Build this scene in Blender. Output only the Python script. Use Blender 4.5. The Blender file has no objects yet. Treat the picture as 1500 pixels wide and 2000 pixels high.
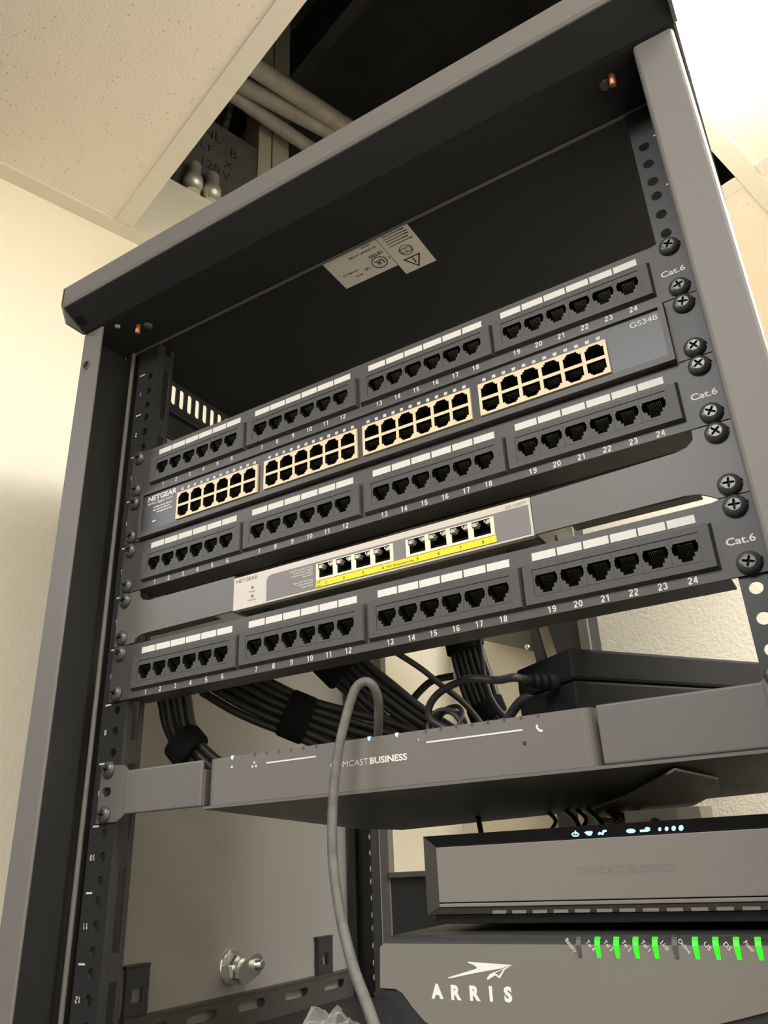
import bpy, bmesh, math, random
from mathutils import Vector, Matrix
from mathutils.geometry import tessellate_polygon

random.seed(7)
S = 0.001                      # everything below is written in millimetres of the rack's own frame
Z0 = 2.19                      # height above the floor of the top mark on the rack rail
SC = bpy.context.scene
COL = SC.collection

def V(x, y, z):
    return Vector((x * S, y * S, Z0 + z * S))

# ------------------------------------------------------------------ camera
cam = bpy.data.cameras.new('camera')
cam.sensor_fit = 'HORIZONTAL'
cam.sensor_width = 36.0
cam.lens = 1519.86 * 36.0 / 1500.0
cam.clip_start = 0.02
camo = bpy.data.objects.new('camera', cam)
COL.objects.link(camo)
camo.matrix_world = Matrix((
    (0.850898, 0.250838, 0.461576, 0.263625),
    (0.523600, -0.333690, -0.783897, -0.418373),
    (-0.042608, 0.908698, -0.415275, Z0 - 0.437881),
    (0, 0, 0, 1)))
SC.camera = camo

# ------------------------------------------------------------------ colour, world, lights
SC.view_settings.view_transform = 'Standard'
SC.view_settings.look = 'None'
SC.view_settings.gamma = 1.0
SC.view_settings.use_curve_mapping = False
SC.view_settings.exposure = -0.10
SC.cycles.max_bounces = 10
SC.cycles.diffuse_bounces = 6
SC.cycles.sample_clamp_indirect = 6.0

world = bpy.data.worlds.new('room_air')
world.use_nodes = True
world.node_tree.nodes['Background'].inputs[0].default_value = (1.0, 0.9, 0.75, 1)
world.node_tree.nodes['Background'].inputs[1].default_value = 0.05
SC.world = world

# room axes: A runs along the left wall (away from the camera), B runs to the right along the back wall
AR = math.radians(73.2)
EA = (math.cos(AR), math.sin(AR))
EB = (math.sin(AR), -math.cos(AR))

def W(a, b, z):
    return (EA[0] * a + EB[0] * b, EA[1] * a + EB[1] * b, z)

def ceiling_lamp_light(name, a, b, z, sx, sy, power, col):
    l = bpy.data.lights.new(name, 'AREA')
    l.shape = 'RECTANGLE'
    l.size = sx
    l.size_y = sy
    l.energy = power
    l.color = col
    o = bpy.data.objects.new(name, l)
    COL.objects.link(o)
    o.location = V(*W(a, b, z))
    o.rotation_euler = (0, 0, AR)
    return o

WARM = (0.97, 0.97, 1.0)
ceiling_lamp_light('key_troffer', -1497, -725, 408, 0.9, 0.55, 24.0, WARM)
ceiling_lamp_light('wall_fill_light', -1245, 430, 408, 1.1, 0.52, 27.0, WARM)  # unseen lamp added to brighten the left wall and side panel
ceiling_lamp_light('side_troffer', 250, 760, 408, 0.55, 0.55, 38.0, WARM)

# ------------------------------------------------------------------ materials
def mat(name, col, rough=0.5, metal=0.0, spec=0.5, bump=0.0, bscale=400.0, emit=None, estr=0.0, alpha=None, trans=0.0, vary=0.0):
    m = bpy.data.materials.new(name)
    m.use_nodes = True
    nt = m.node_tree
    b = nt.nodes['Principled BSDF']
    b.inputs['Base Color'].default_value = (*col, 1)
    b.inputs['Roughness'].default_value = rough
    b.inputs['Metallic'].default_value = metal
    b.inputs['Specular IOR Level'].default_value = spec
    if trans:
        b.inputs['Transmission Weight'].default_value = trans
    if emit:
        b.inputs['Emission Color'].default_value = (*emit, 1)
        b.inputs['Emission Strength'].default_value = estr
    tc = nt.nodes.new('ShaderNodeTexCoord')
    if bump or vary:
        n = nt.nodes.new('ShaderNodeTexNoise')
        n.inputs['Scale'].default_value = bscale
        n.inputs['Detail'].default_value = 3.0
        nt.links.new(tc.outputs['Object'], n.inputs['Vector'])
        if bump:
            bp = nt.nodes.new('ShaderNodeBump')
            bp.inputs['Strength'].default_value = bump
            bp.inputs['Distance'].default_value = 0.002
            nt.links.new(n.outputs['Fac'], bp.inputs['Height'])
            nt.links.new(bp.outputs['Normal'], b.inputs['Normal'])
        if vary:
            mx = nt.nodes.new('ShaderNodeMix')
            mx.data_type = 'RGBA'
            mx.inputs[6].default_value = (*[c * (1 - vary) for c in col], 1)
            mx.inputs[7].default_value = (*[min(1, c * (1 + vary)) for c in col], 1)
            nt.links.new(n.outputs['Fac'], mx.inputs[0])
            nt.links.new(mx.outputs[2], b.inputs['Base Color'])
    return m

def tile_mat():
    m = mat('acoustic_tile', (0.92, 0.83, 0.715), 0.9, bump=0.25, bscale=260)
    nt = m.node_tree
    b = nt.nodes['Principled BSDF']
    tc = nt.nodes.new('ShaderNodeTexCoord')
    v = nt.nodes.new('ShaderNodeTexVoronoi')
    v.inputs['Scale'].default_value = 150.0
    nt.links.new(tc.outputs['Object'], v.inputs['Vector'])
    c1 = nt.nodes.new('ShaderNodeMath'); c1.operation = 'LESS_THAN'; c1.inputs[1].default_value = 0.12
    nt.links.new(v.outputs['Distance'], c1.inputs[0])
    s = nt.nodes.new('ShaderNodeSeparateColor')
    nt.links.new(v.outputs['Color'], s.inputs[0])
    c2 = nt.nodes.new('ShaderNodeMath'); c2.operation = 'GREATER_THAN'; c2.inputs[1].default_value = 0.62
    nt.links.new(s.outputs[0], c2.inputs[0])
    mu = nt.nodes.new('ShaderNodeMath'); mu.operation = 'MULTIPLY'
    nt.links.new(c1.outputs[0], mu.inputs[0]); nt.links.new(c2.outputs[0], mu.inputs[1])
    mx = nt.nodes.new('ShaderNodeMix'); mx.data_type = 'RGBA'
    mx.inputs[6].default_value = (0.92, 0.83, 0.715, 1)
    mx.inputs[7].default_value = (0.42, 0.36, 0.26, 1)
    nt.links.new(mu.outputs[0], mx.inputs[0])
    nt.links.new(mx.outputs[2], b.inputs['Base Color'])
    return m

def film_mat():
    m = bpy.data.materials.new('clear_film')
    m.use_nodes = True
    nt = m.node_tree
    nt.nodes.clear()
    out = nt.nodes.new('ShaderNodeOutputMaterial')
    tr = nt.nodes.new('ShaderNodeBsdfTransparent'); tr.inputs[0].default_value = (0.93, 0.92, 0.88, 1)
    gl = nt.nodes.new('ShaderNodeBsdfPrincipled')
    gl.inputs['Base Color'].default_value = (0.75, 0.72, 0.64, 1); gl.inputs['Roughness'].default_value = 0.12
    fr = nt.nodes.new('ShaderNodeLayerWeight'); fr.inputs[0].default_value = 0.35
    ad = nt.nodes.new('ShaderNodeMath'); ad.operation = 'MULTIPLY_ADD'; ad.inputs[1].default_value = 0.75; ad.inputs[2].default_value = 0.10
    mx = nt.nodes.new('ShaderNodeMixShader')
    nt.links.new(fr.outputs['Facing'], ad.inputs[0]); nt.links.new(ad.outputs[0], mx.inputs[0])
    nt.links.new(tr.outputs[0], mx.inputs[1]); nt.links.new(gl.outputs[0], mx.inputs[2])
    nt.links.new(mx.outputs[0], out.inputs[0])
    return m

def mesh_top_mat():
    m = mat('perforated_plastic', (0.03, 0.03, 0.028), 0.45)
    nt = m.node_tree
    b = nt.nodes['Principled BSDF']
    tc = nt.nodes.new('ShaderNodeTexCoord')
    mp = nt.nodes.new('ShaderNodeMapping')
    mp.inputs['Rotation'].default_value = (0, 0, math.radians(45))
    nt.links.new(tc.outputs['Object'], mp.inputs['Vector'])
    v = nt.nodes.new('ShaderNodeTexVoronoi')
    v.inputs['Scale'].default_value = 330.0
    v.inputs['Randomness'].default_value = 0.0
    nt.links.new(mp.outputs[0], v.inputs['Vector'])
    r = nt.nodes.new('ShaderNodeMath'); r.operation = 'LESS_THAN'; r.inputs[1].default_value = 0.30
    nt.links.new(v.outputs['Distance'], r.inputs[0])
    mx = nt.nodes.new('ShaderNodeMix'); mx.data_type = 'RGBA'
    mx.inputs[6].default_value = (0.035, 0.034, 0.03, 1)
    mx.inputs[7].default_value = (0.11, 0.105, 0.095, 1)
    nt.links.new(r.outputs[0], mx.inputs[0])
    nt.links.new(mx.outputs[2], b.inputs['Base Color'])
    return m

M = dict(
    wall=mat('cream_wall_paint', (0.82, 0.765, 0.61), 0.75, bump=0.34, bscale=240),
    walld=mat('taupe_wall_paint', (0.12, 0.115, 0.11), 0.8, bump=0.3, bscale=150),
    sidep=mat('satin_black_side_panel', (0.32, 0.312, 0.30), 0.45, spec=0.5),
    roofshade=mat('powder_coat_roof_shade', (0.036, 0.037, 0.039), 0.7, spec=0.1),  # the cabinet's own powder coat, darkened to paint in the shade under the roof
    wall2=mat('drywall_edge', (0.80, 0.74, 0.58), 0.85, bump=0.2, bscale=150),
    floor=mat('carpet', (0.025, 0.025, 0.025), 0.95, bump=0.4, bscale=300),
    tile=tile_mat(),
    tee=mat('cream_grid_metal', (0.80, 0.75, 0.65), 0.5),
    deck=mat('dark_roof_deck', (0.22, 0.22, 0.22), 0.9, vary=0.4, bscale=6),
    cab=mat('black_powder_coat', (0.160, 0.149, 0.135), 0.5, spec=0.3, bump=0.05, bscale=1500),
    cabin=mat('black_powder_coat_shaded', (0.040, 0.041, 0.041), 0.5, spec=0.4, bump=0.05, bscale=1500),  # darker copy of the powder coat, with the inside shade in its colour
    rail=mat('black_rail_paint', (0.030, 0.030, 0.030), 0.4, spec=0.5),
    panel=mat('black_panel_paint', (0.070, 0.066, 0.060), 0.45, spec=0.45, bump=0.04, bscale=1500),
    plast=mat('black_jack_plastic', (0.066, 0.063, 0.057), 0.5, spec=0.4),
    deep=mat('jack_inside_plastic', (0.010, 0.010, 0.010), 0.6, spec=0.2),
    bezel=mat('switch_bezel', (0.048, 0.047, 0.046), 0.38, spec=0.5),
    white=mat('white_print', (0.78, 0.76, 0.70), 0.6),
    wlab=mat('white_label_card', (0.74, 0.72, 0.66), 0.6),
    cream=mat('cream_port_shield', (0.80, 0.64, 0.40), 0.45),
    ivory=mat('ivory_port_shield', (0.84, 0.78, 0.60), 0.45),
    yellow=mat('yellow_stripe', (0.85, 0.72, 0.0), 0.5),
    lgrey=mat('pale_grey_faceplate', (0.62, 0.57, 0.49), 0.45),
    mgrey=mat('mid_grey_print', (0.20, 0.185, 0.18), 0.5),
    ugrey=mat('grey_switch_case', (0.12, 0.115, 0.10), 0.5),
    led=mat('clear_led_window', (0.55, 0.53, 0.46), 0.3),
    dark=mat('black_print', (0.02, 0.02, 0.02), 0.6),
    pin=mat('contact_metal', (0.75, 0.70, 0.58), 0.3, metal=1.0),
    screw=mat('black_screw_steel', (0.10, 0.098, 0.092), 0.33, metal=0.35, spec=0.6),
    chrome=mat('chrome', (0.93, 0.92, 0.88), 0.20, metal=0.9),
    zinc=mat('zinc_fitting', (0.70, 0.66, 0.58), 0.4, metal=0.5),
    copper=mat('copper_pin', (0.62, 0.24, 0.10), 0.4, metal=0.7),
    cable=mat('black_cable_jacket', (0.030, 0.029, 0.028), 0.45, spec=0.5),
    gcable=mat('grey_cable_jacket', (0.120, 0.117, 0.104), 0.55, spec=0.35, vary=0.45, bscale=140),
    strap=mat('hook_and_loop_strap', (0.012, 0.012, 0.013), 0.95, spec=0.1),
    modem=mat('charcoal_modem_plastic', (0.160, 0.148, 0.132), 0.5, spec=0.4),
    brack=mat('charcoal_bracket_paint', (0.138, 0.131, 0.118), 0.45, spec=0.45, bump=0.05, bscale=1500),
    gloss=mat('gloss_black_plastic', (0.012, 0.012, 0.012), 0.12, spec=0.6),
    gface=mat('warm_grey_facet', (0.200, 0.182, 0.160), 0.5, spec=0.4),
    engr=mat('engraved_letters', (0.165, 0.150, 0.132), 0.6),
    arris=mat('warm_grey_modem_front', (0.185, 0.170, 0.148), 0.45, spec=0.4),
    arlow=mat('dark_modem_body', (0.075, 0.071, 0.064), 0.5, spec=0.4),
    artop=mesh_top_mat(),
    brick=mat('black_adapter_plastic', (0.009, 0.009, 0.009), 0.62, spec=0.15),
    bled=mat('blue_white_led', (0.4, 0.7, 0.9), 0.4, emit=(0.42, 0.80, 1.0), estr=1.3),
    gled=mat('green_led', (0.0, 0.5, 0.0), 0.4, emit=(0.04, 1.0, 0.01), estr=1.2),
    icy=mat('icon_light', (0.5, 0.7, 0.8), 0.4, emit=(0.40, 0.68, 0.90), estr=0.9),
    sticker=mat('white_sticker', (0.88, 0.84, 0.78), 0.55),
    steel=mat('galvanised_steel', (0.22, 0.22, 0.21), 0.5, metal=0.6, vary=0.35, bscale=30),
    pipe=mat('painted_conduit', (0.42, 0.38, 0.33), 0.5, vary=0.3, bscale=40),
    stud=mat('pale_stud', (0.60, 0.55, 0.44), 0.7),
    bwht=mat('white_plastic', (0.80, 0.76, 0.66), 0.4),
    red=mat('dark_red_jacket', (0.12, 0.015, 0.015), 0.5),
    yjack=mat('yellow_jacket', (0.75, 0.50, 0.05), 0.5),
    bag=film_mat(),
    lamp=mat('lit_lamp_diffuser', (0.9, 0.9, 0.85), 0.4, emit=(1.0, 0.97, 0.92), estr=23.0),
    troff=mat('lit_troffer_diffuser', (0.9, 0.9, 0.85), 0.4, emit=(1.0, 0.92, 0.78), estr=2.0),
)

# ------------------------------------------------------------------ mesh builder
class MB:
    def __init__(self):
        self.v = []; self.f = []; self.mi = []; self.sm = []; self.mats = []
    def slot(self, m):
        if m not in self.mats:
            self.mats.append(m)
        return self.mats.index(m)
    def add(self, vs, fs, m, smooth=False):
        o = len(self.v); k = self.slot(m)
        self.v += [tuple(p) for p in vs]
        for f in fs:
            self.f.append(tuple(i + o for i in f)); self.mi.append(k); self.sm.append(smooth)
    def box(self, x0, x1, y0, y1, z0, z1, m):
        vs = [(x, y, z) for z in (z0, z1) for y in (y0, y1) for x in (x0, x1)]
        self.add(vs, [(0, 2, 3, 1), (4, 5, 7, 6), (0, 1, 5, 4), (2, 6, 7, 3), (0, 4, 6, 2), (1, 3, 7, 5)], m)
    def rbox(self, a0, a1, b0, b1, z0, z1, m):          # box in room axes
        vs = [W(a, b, z) for z in (z0, z1) for b in (b0, b1) for a in (a0, a1)]
        self.add(vs, [(0, 1, 3, 2), (4, 6, 7, 5), (0, 4, 5, 1), (2, 3, 7, 6), (0, 2, 6, 4), (1, 5, 7, 3)], m)
    def prism(self, pts, axis, d0, d1, m, m_side=None):  # convex or concave polygon pushed along an axis
        def P(u, w, d):
            return {'x': (d, u, w), 'y': (u, d, w), 'z': (u, w, d)}[axis]
        self.plate([P(u, w, d0) for u, w in pts], [], tuple(b - a for a, b in zip(P(0, 0, d0), P(0, 0, d1))), m, m_side)
    def plate(self, outer, holes, off, m, m_side=None, front_only=False):
        loops = [[Vector(p) for p in outer]] + [[Vector(p) for p in h] for h in holes]
        tri = tessellate_polygon(loops)
        flat = [p for l in loops for p in l]
        n = len(flat); off = Vector(off)
        want = -off.normalized()
        fs = []
        for a, b, c in tri:
            nn = (flat[b] - flat[a]).cross(flat[c] - flat[a])
            fs.append((a, b, c) if nn.dot(want) > 0 else (a, c, b))
        self.add(flat, fs, m)
        if not front_only:
            self.add([p + off for p in flat], [(a, c, b) for a, b, c in fs], m)
        ms = m_side or m
        for li, l in enumerate(loops):
            k = len(l)
            nsum = Vector((0, 0, 0))
            for i in range(k):
                nsum += (l[i] - l[0]).cross(l[(i + 1) % k] - l[0])
            ccw = nsum.dot(want) > 0
            if li:
                ccw = not ccw
            for i in range(k):
                p, q = l[i], l[(i + 1) % k]
                vs = [p, q, q + off, p + off]
                self.add(vs, [(3, 2, 1, 0) if not ccw else (0, 3, 2, 1)], ms)
    def tube(self, pts, r, m, n=10, samples=6, caps=True, rfun=None):
        P = [Vector(p) for p in pts]
        if samples > 1 and len(P) > 2:
            Q = []
            E = [P[0] * 2 - P[1]] + P + [P[-1] * 2 - P[-2]]
            for i in range(1, len(E) - 2):
                for s in range(samples):
                    t = s / samples
                    a, b, c, d = E[i - 1], E[i], E[i + 1], E[i + 2]
                    Q.append(0.5 * ((2 * b) + (c - a) * t + (2 * a - 5 * b + 4 * c - d) * t * t + (3 * b - a - 3 * c + d) * t ** 3))
            Q.append(P[-1]); P = Q
        T = [(P[min(i + 1, len(P) - 1)] - P[max(i - 1, 0)]).normalized() for i in range(len(P))]
        u = T[0].orthogonal().normalized()
        vs = []; fs = []
        for i, p in enumerate(P):
            u = (u - T[i] * u.dot(T[i])).normalized()
            w = T[i].cross(u)
            rr = r if rfun is None else rfun(i / (len(P) - 1)) * r
            for k in range(n):
                a = 2 * math.pi * k / n
                vs.append(p + (u * math.cos(a) + w * math.sin(a)) * rr)
        for i in range(len(P) - 1):
            for k in range(n):
                k2 = (k + 1) % n
                fs.append((i * n + k, i * n + k2, (i + 1) * n + k2, (i + 1) * n + k))
        self.add(vs, fs, m, True)
        if caps:
            self.add(vs[:n], [tuple(reversed(range(n)))], m)
            self.add(vs[-n:], [tuple(range(n))], m)
    def lathe(self, c, axis, prof, m, n=24, cap0=True, cap1=True, smooth=True):
        # prof: list of (radius, distance along axis)
        ax = Vector(axis).normalized(); u = ax.orthogonal().normalized(); w = ax.cross(u); c = Vector(c)
        vs = []; fs = []
        for r, d in prof:
            for k in range(n):
                a = 2 * math.pi * k / n
                vs.append(c + ax * d + (u * math.cos(a) + w * math.sin(a)) * r)
        for i in range(len(prof) - 1):
            for k in range(n):
                k2 = (k + 1) % n
                fs.append((i * n + k, i * n + k2, (i + 1) * n + k2, (i + 1) * n + k))
        self.add(vs, fs, m, smooth)
        if cap0:
            self.add(vs[:n], [tuple(reversed(range(n)))], m)
        if cap1:
            self.add(vs[-n:], [tuple(range(n))], m)
    def flat(self, pts, m, dbl=False):
        self.add(pts, [tuple(range(len(pts)))], m)
    def build(self, name, parent=None, bevel=0.0, seg=2, kind=None, label=None):
        base = BASE.get(parent.name, (0, 0, 0)) if parent else (0, 0, 0)
        me = bpy.data.meshes.new(name)
        if parent:
            vs = [((x - base[0]) * S, (y - base[1]) * S, (z - base[2]) * S) for x, y, z in self.v]
        else:
            cx = sum(p[0] for p in self.v) / len(self.v); cy = sum(p[1] for p in self.v) / len(self.v); cz = min(p[2] for p in self.v)
            base = (cx, cy, cz)
            vs = [((x - cx) * S, (y - cy) * S, (z - cz) * S) for x, y, z in self.v]
        me.from_pydata(vs, [], self.f)
        for m in self.mats:
            me.materials.append(m)
        for p, k, s in zip(me.polygons, self.mi, self.sm):
            p.material_index = k; p.use_smooth = s
        me.update()
        o = bpy.data.objects.new(name, me)
        COL.objects.link(o)
        if parent:
            o.parent = parent
            BASE[o.name] = base
        else:
            o.location = V(*base)
            BASE[o.name] = base
        if bevel:
            b = o.modifiers.new('edge', 'BEVEL')
            b.width = bevel * S; b.segments = seg; b.limit_method = 'ANGLE'; b.angle_limit = math.radians(40)
        if kind:
            o['kind'] = kind
        if label:
            o['label'] = label
        return o

BASE = {}

def thing(name, label, cat, base=(0, 0, 0), group=None):
    o = bpy.data.objects.new(name, None)
    COL.objects.link(o)
    o.empty_display_size = 0.02
    o.location = V(*base)
    BASE[o.name] = base
    o['label'] = label; o['category'] = cat
    if group:
        o['group'] = group
    return o

def tag(o, label, cat, group=None):
    o['label'] = label; o['category'] = cat
    if group:
        o['group'] = group
    return o

def kids(o):
    return [c for c in bpy.data.objects if c.parent == o]

def copy_tree(o, parent=None):
    c = o.copy()
    COL.objects.link(c)
    if parent is not None:
        c.parent = parent
    for ch in KIDS.get(o.name, []):
        copy_tree(ch, c)
    return c

KIDS = {}
def index_kids():
    KIDS.clear()
    for o in bpy.data.objects:
        if o.parent:
            KIDS.setdefault(o.parent.name, []).append(o)

# ------------------------------------------------------------------ lettering
_txt = {}
def glyphs(s, bold):
    key = (s, bold)
    if key not in _txt:
        cu = bpy.data.curves.new('lettering', 'FONT')
        cu.body = s; cu.size = 1.0; cu.resolution_u = 3
        cu.offset = bold
        ob = bpy.data.objects.new('lettering', cu)
        me = ob.to_mesh()
        vs = [tuple(v.co) for v in me.vertices]
        fs = [tuple(p.vertices) for p in me.polygons]
        ob.to_mesh_clear()
        bpy.data.objects.remove(ob); bpy.data.curves.remove(cu)
        _txt[key] = (vs, fs)
    return _txt[key]

def text(mb, s, o, u, v, h, m, width=None, align='c', bold=0.012):
    """letters of cap height h; o = origin on the baseline, u = reading direction, v = up"""
    vs, fs = glyphs(s, bold)
    if not vs:
        return
    x0 = min(p[0] for p in vs); x1 = max(p[0] for p in vs)
    sy = h / 0.70
    sx = sy if width is None else width / (x1 - x0)
    shift = {'l': x0, 'c': (x0 + x1) / 2, 'r': x1}[align]
    o = Vector(o); u = Vector(u).normalized(); v = Vector(v).normalized()
    mb.add([o + u * ((p[0] - shift) * sx) + v * (p[1] * sy) for p in vs], fs, m)

def _arc(cx, cy, rx, ry, a0, a1, n_=12):
    return [(cx + rx * math.cos(math.radians(a0 + (a1 - a0) * k / n_)), cy + ry * math.sin(math.radians(a0 + (a1 - a0) * k / n_))) for k in range(n_ + 1)]
_six = [_arc(.3, .30, .205, .215, 0, 360, 18), _arc(.31, .60, .215, .315, 35, 180) + [(.095, .30)]]
DIG = {
    '0': [_arc(.3, .5, .215, .415, 0, 360, 22)],
    '1': [[(.08, .735), (.22, .77), (.31, .87), (.34, .97)], [(.345, 1.0), (.345, 0)]],
    '2': [_arc(.3, .70, .21, .215, 172, -38) + [(.11, .17), (.10, .085), (.54, .085)]],
    '3': [_arc(.29, .715, .185, .2, 165, -85), _arc(.29, .285, .215, .2, 88, -165)],
    '4': [[(.43, 0), (.43, .98)], [(.40, .95), (.08, .30)], [(.03, .27), (.59, .27)]],
    '5': [[(.52, .915), (.17, .915), (.11, .47)], _arc(.30, .31, .21, .225, 145, -160)],
    '6': _six,
    '7': [[(.05, .915), (.55, .915)], [(.50, .90), (.36, .55), (.27, 0)]],
    '8': [_arc(.3, .715, .18, .2, 0, 360, 18), _arc(.3, .285, .215, .2, 0, 360, 18)],
    '9': [[(.6 - a, 1 - b) for a, b in st] for st in _six],
}

def number(mb, s, o, u, v, h, m, wt=.17):
    """stroke-built grotesque figures, centred on o (baseline)"""
    o = Vector(o); u = Vector(u).normalized(); v = Vector(v).normalized()
    x = -.36 * len(s)
    for ch in s:
        for st in DIG[ch]:
            closed = (Vector(st[0]) - Vector(st[-1])).length < 1e-6
            n_ = len(st); L = []; Rr = []
            for i in range(n_):
                a = Vector(st[i - 1] if i else (st[-2] if closed else st[0])); b = Vector(st[i + 1] if i < n_ - 1 else (st[1] if closed else st[-1])); c = Vector(st[i])
                t = (b - a).normalized()
                t0 = (c - a).normalized() if (c - a).length > 1e-9 else t
                k = min(1.6, 1 / max(.5, t.dot(t0)))
                nn = Vector((-t.y, t.x)) * (wt / 2) * k
                L.append(c + nn); Rr.append(c - nn)
            vs = [o + u * ((p.x + x + .06) * h) + v * (p.y * h) for p in L + Rr]
            mb.add(vs, [(i, n_ + i, n_ + i + 1, i + 1) for i in range(n_ - 1)], m)
        x += .72

X, Y, ZZ = (1, 0, 0), (0, 1, 0), (0, 0, 1)

def circle(cx, cz, r, n=16, sx=0.0):
    """points of a circle, or of a slot stretched by sx on both sides"""
    out = []
    for k in range(n):
        a = 2 * math.pi * k / n
        x = math.cos(a) * r
        out.append((cx + x + (sx if x > 1e-6 else -sx if x < -1e-6 else 0), cz + math.sin(a) * r))
    return out

def at_y(pts, y):
    return [(p[0], y, p[1]) for p in pts]

# ================================================================== ROOM
ZC = 410
def struct(name, *args):
    b_ = MB(); b_.rbox(*args); return b_.build(name, kind='structure')
struct('wall_left', -230, 1340, -620, -500, -2190, 571, M['wall'])
struct('wall_back', 613, 700, -500, 131, -2190, 60, M['wall'])
struct('wall_far', 1240, 1340, -500, 1150, -2190, 430, M['wall'])
struct('wall_right', -2600, 1240, 1050, 1150, -2190, 430, M['wall'])
struct('wall_front', -2720, -2600, -2300, 1150, -2190, 430, M['walld'])
struct('wall_side', -230, -130, -2200, -620, -2190, 430, M['wall'])
struct('wall_outer', -2600, -130, -2300, -2200, -2190, 430, M['walld'])
struct('floor', -2720, 1340, -2300, 1150, -2230, -2190, M['floor'])

# dark space above the grid
mb = MB()
mb.rbox(-2720, 1400, -1400, 1200, 1500, 1540, M['deck'])
mb.rbox(-2720, 1400, -1440, -1400, 430, 1540, M['deck'])
mb.rbox(-120, 1400, -1400, -620, 440, 470, M['deck'])
mb.rbox(-2760, -2720, -1440, 1200, 430, 1540, M['deck'])
mb.rbox(1400, 1440, -1440, 1200, 430, 1540, M['deck'])
mb.rbox(-2720, 1400, 1200, 1240, 430, 1540, M['deck'])
for a in (300, 420, 900):
    mb.rbox(a, a + 30, -1400, 1200, 1340, 1500, M['deck'])
mb.build('wall_plenum', kind='structure')

acuts = [(-2600, -1862), (-1837, -1252), (-1227, -642), (-617, -32), (-7, 590), (615, 1240)]
bcuts = [(-474, 132), (157, 742), (767, 1050)]
cm = MB()
for i, (a0, a1) in enumerate(acuts):
    for j, (b0, b1) in enumerate(bcuts):
        if (i, j) == (4, 0):
            continue
        if (i, j) in ((3, 0), (4, 1), (5, 0), (5, 1)):
            t = MB(); t.rbox(a0 - 8, a1 + 8, b0 - 8, b1 + 8, ZC + 1.5, ZC + 16, M['tile'])
            o = t.build('ceiling_tile')
            tag(o, {(3, 0): 'speckled cream ceiling tile at the upper left, beside the left wall',
                    (4, 1): 'cream ceiling tile at the upper right that carries the glaring lamp',
                    (5, 0): 'tan ceiling tile low at the right edge, behind the right cabinet post',
                    (5, 1): 'sliver of cream ceiling tile at the right edge, beyond the lit one'}[(i, j)], 'ceiling tile')
            continue
        cm.rbox(a0 - 8, a1 + 8, b0 - 8, b1 + 8, ZC + 1.5, ZC + 16, M['tile'])
cm.rbox(-2600, -120, -2300, -500, ZC + 1.5, ZC + 16, M['tile'])
cm.build('ceiling', kind='structure')
n = 1
def trim(a0, a1, b0, b1):
    global n
    t = MB()
    t.rbox(a0, a1, b0, b1, ZC, ZC + 1.4, M['tee'])
    if b1 - b0 < 40 and b0 > -470:
        c = (b0 + b1) / 2; t.rbox(a0, a1, c - 1, c + 1, ZC + 1, ZC + 38, M['tee'])
    elif b0 > -470:
        c = (a0 + a1) / 2; t.rbox(c - 1, c + 1, b0, b1, ZC + 1, ZC + 38, M['tee'])
    t.build('trim_%d' % n, kind='structure'); n += 1
trim(-2600, 1240, -500, -474)
for b in (132, 742):
    trim(-2600, 1240, b, b + 25)
for a in (-1862, -1252, -642, -32, 590):
    trim(a, a + 25, -473, 131.5)
    trim(a, a + 25, 157.5, 741.5)

# ceiling lights
LA, LB = 305, 280
lt = thing('ceiling_light', 'round glaring white ceiling lamp at the upper right corner', 'light', W(LA, LB, ZC))
m_ = MB(); m_.lathe(W(LA, LB, ZC + 1.5), (0, 0, -1), [(104, 0), (104, 12), (100, 14)], M['bwht'], 40); m_.build('lamp_base', lt)
m_ = MB(); m_.lathe(W(LA, LB, ZC - 12), (0, 0, -1), [(98, 0), (98, 46), (91, 68), (70, 82), (36, 89), (2, 91)], M['lamp'], 40); m_.build('lamp_diffuser', lt)

# ---- things seen in the gap left by the missing tile
jb = thing('junction_box', 'grey metal junction box with handwritten marker notes above the ceiling gap', 'electrical box', W(145, -520, 580))
m_ = MB(); m_.rbox(66, 226, -600, -522, 576, 786, M['steel']); m_.build('box_body', jb, bevel=1.5)
m_ = MB(); m_.rbox(70, 212, -522, -519.5, 580, 781, M['steel']); m_.build('cover', jb, bevel=0.8)
m_ = MB()
def marker(s, a, z, h):
    text(m_, s, W(a, -519.0, z), (EA[0], EA[1], 0), ZZ, h, M['dark'], bold=0.0)
marker('NL', 131, 738, 21); marker('LT', 121, 703, 16); marker('B', 175, 722, 21); marker('120', 132, 664, 19); marker('X', 166, 690, 17); marker('V', 162, 660, 18)
m_.build('handwriting', jb)
for a in (95, 129):
    m_ = MB(); m_.lathe(W(a, -504, 571.5), (0, 0, 1), [(13, 0), (13, 14), (16, 15), (16, 30), (12, 32), (11, 60), (9, 64)], M['zinc'], 16); m_.build('conduit_connector', jb)
m_ = MB()
pts = [W(166, -560, 770), W(171, -560, 810), W(182, -562, 870), W(190, -564, 940)]
m_.tube(pts, 6, M['chrome'], 10, 30, rfun=lambda t: 1.0 + 0.16 * math.sin(t * 260))
tag(m_.build('flexible_conduit'), 'short ribbed metal conduit rising from the grey junction box', 'conduit')
for k, (a0, a1, la) in enumerate(((228, 256, 'pale upright stud next to the grey junction box'), (259, 296, 'pale upright stud farther right from the grey junction box'))):
    m_ = MB(); m_.rbox(a0, a1, -570, -522, 571, 1490, M['stud'])
    tag(m_.build('wall_stud', bevel=1), la, 'stud', 'studs above the ceiling')

# conduits crossing the gap
PIPES = [((483, 122), (660, 238), 17), ((462, 160), (640, 255), 15), ((455, 186), (600, 285), 13)]

# ================================================================== CABINET
cab = thing('network_cabinet', 'black wall-hung metal network cabinet with open front and rounded roof lip', 'cabinet', (0, 190, -566))
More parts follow.
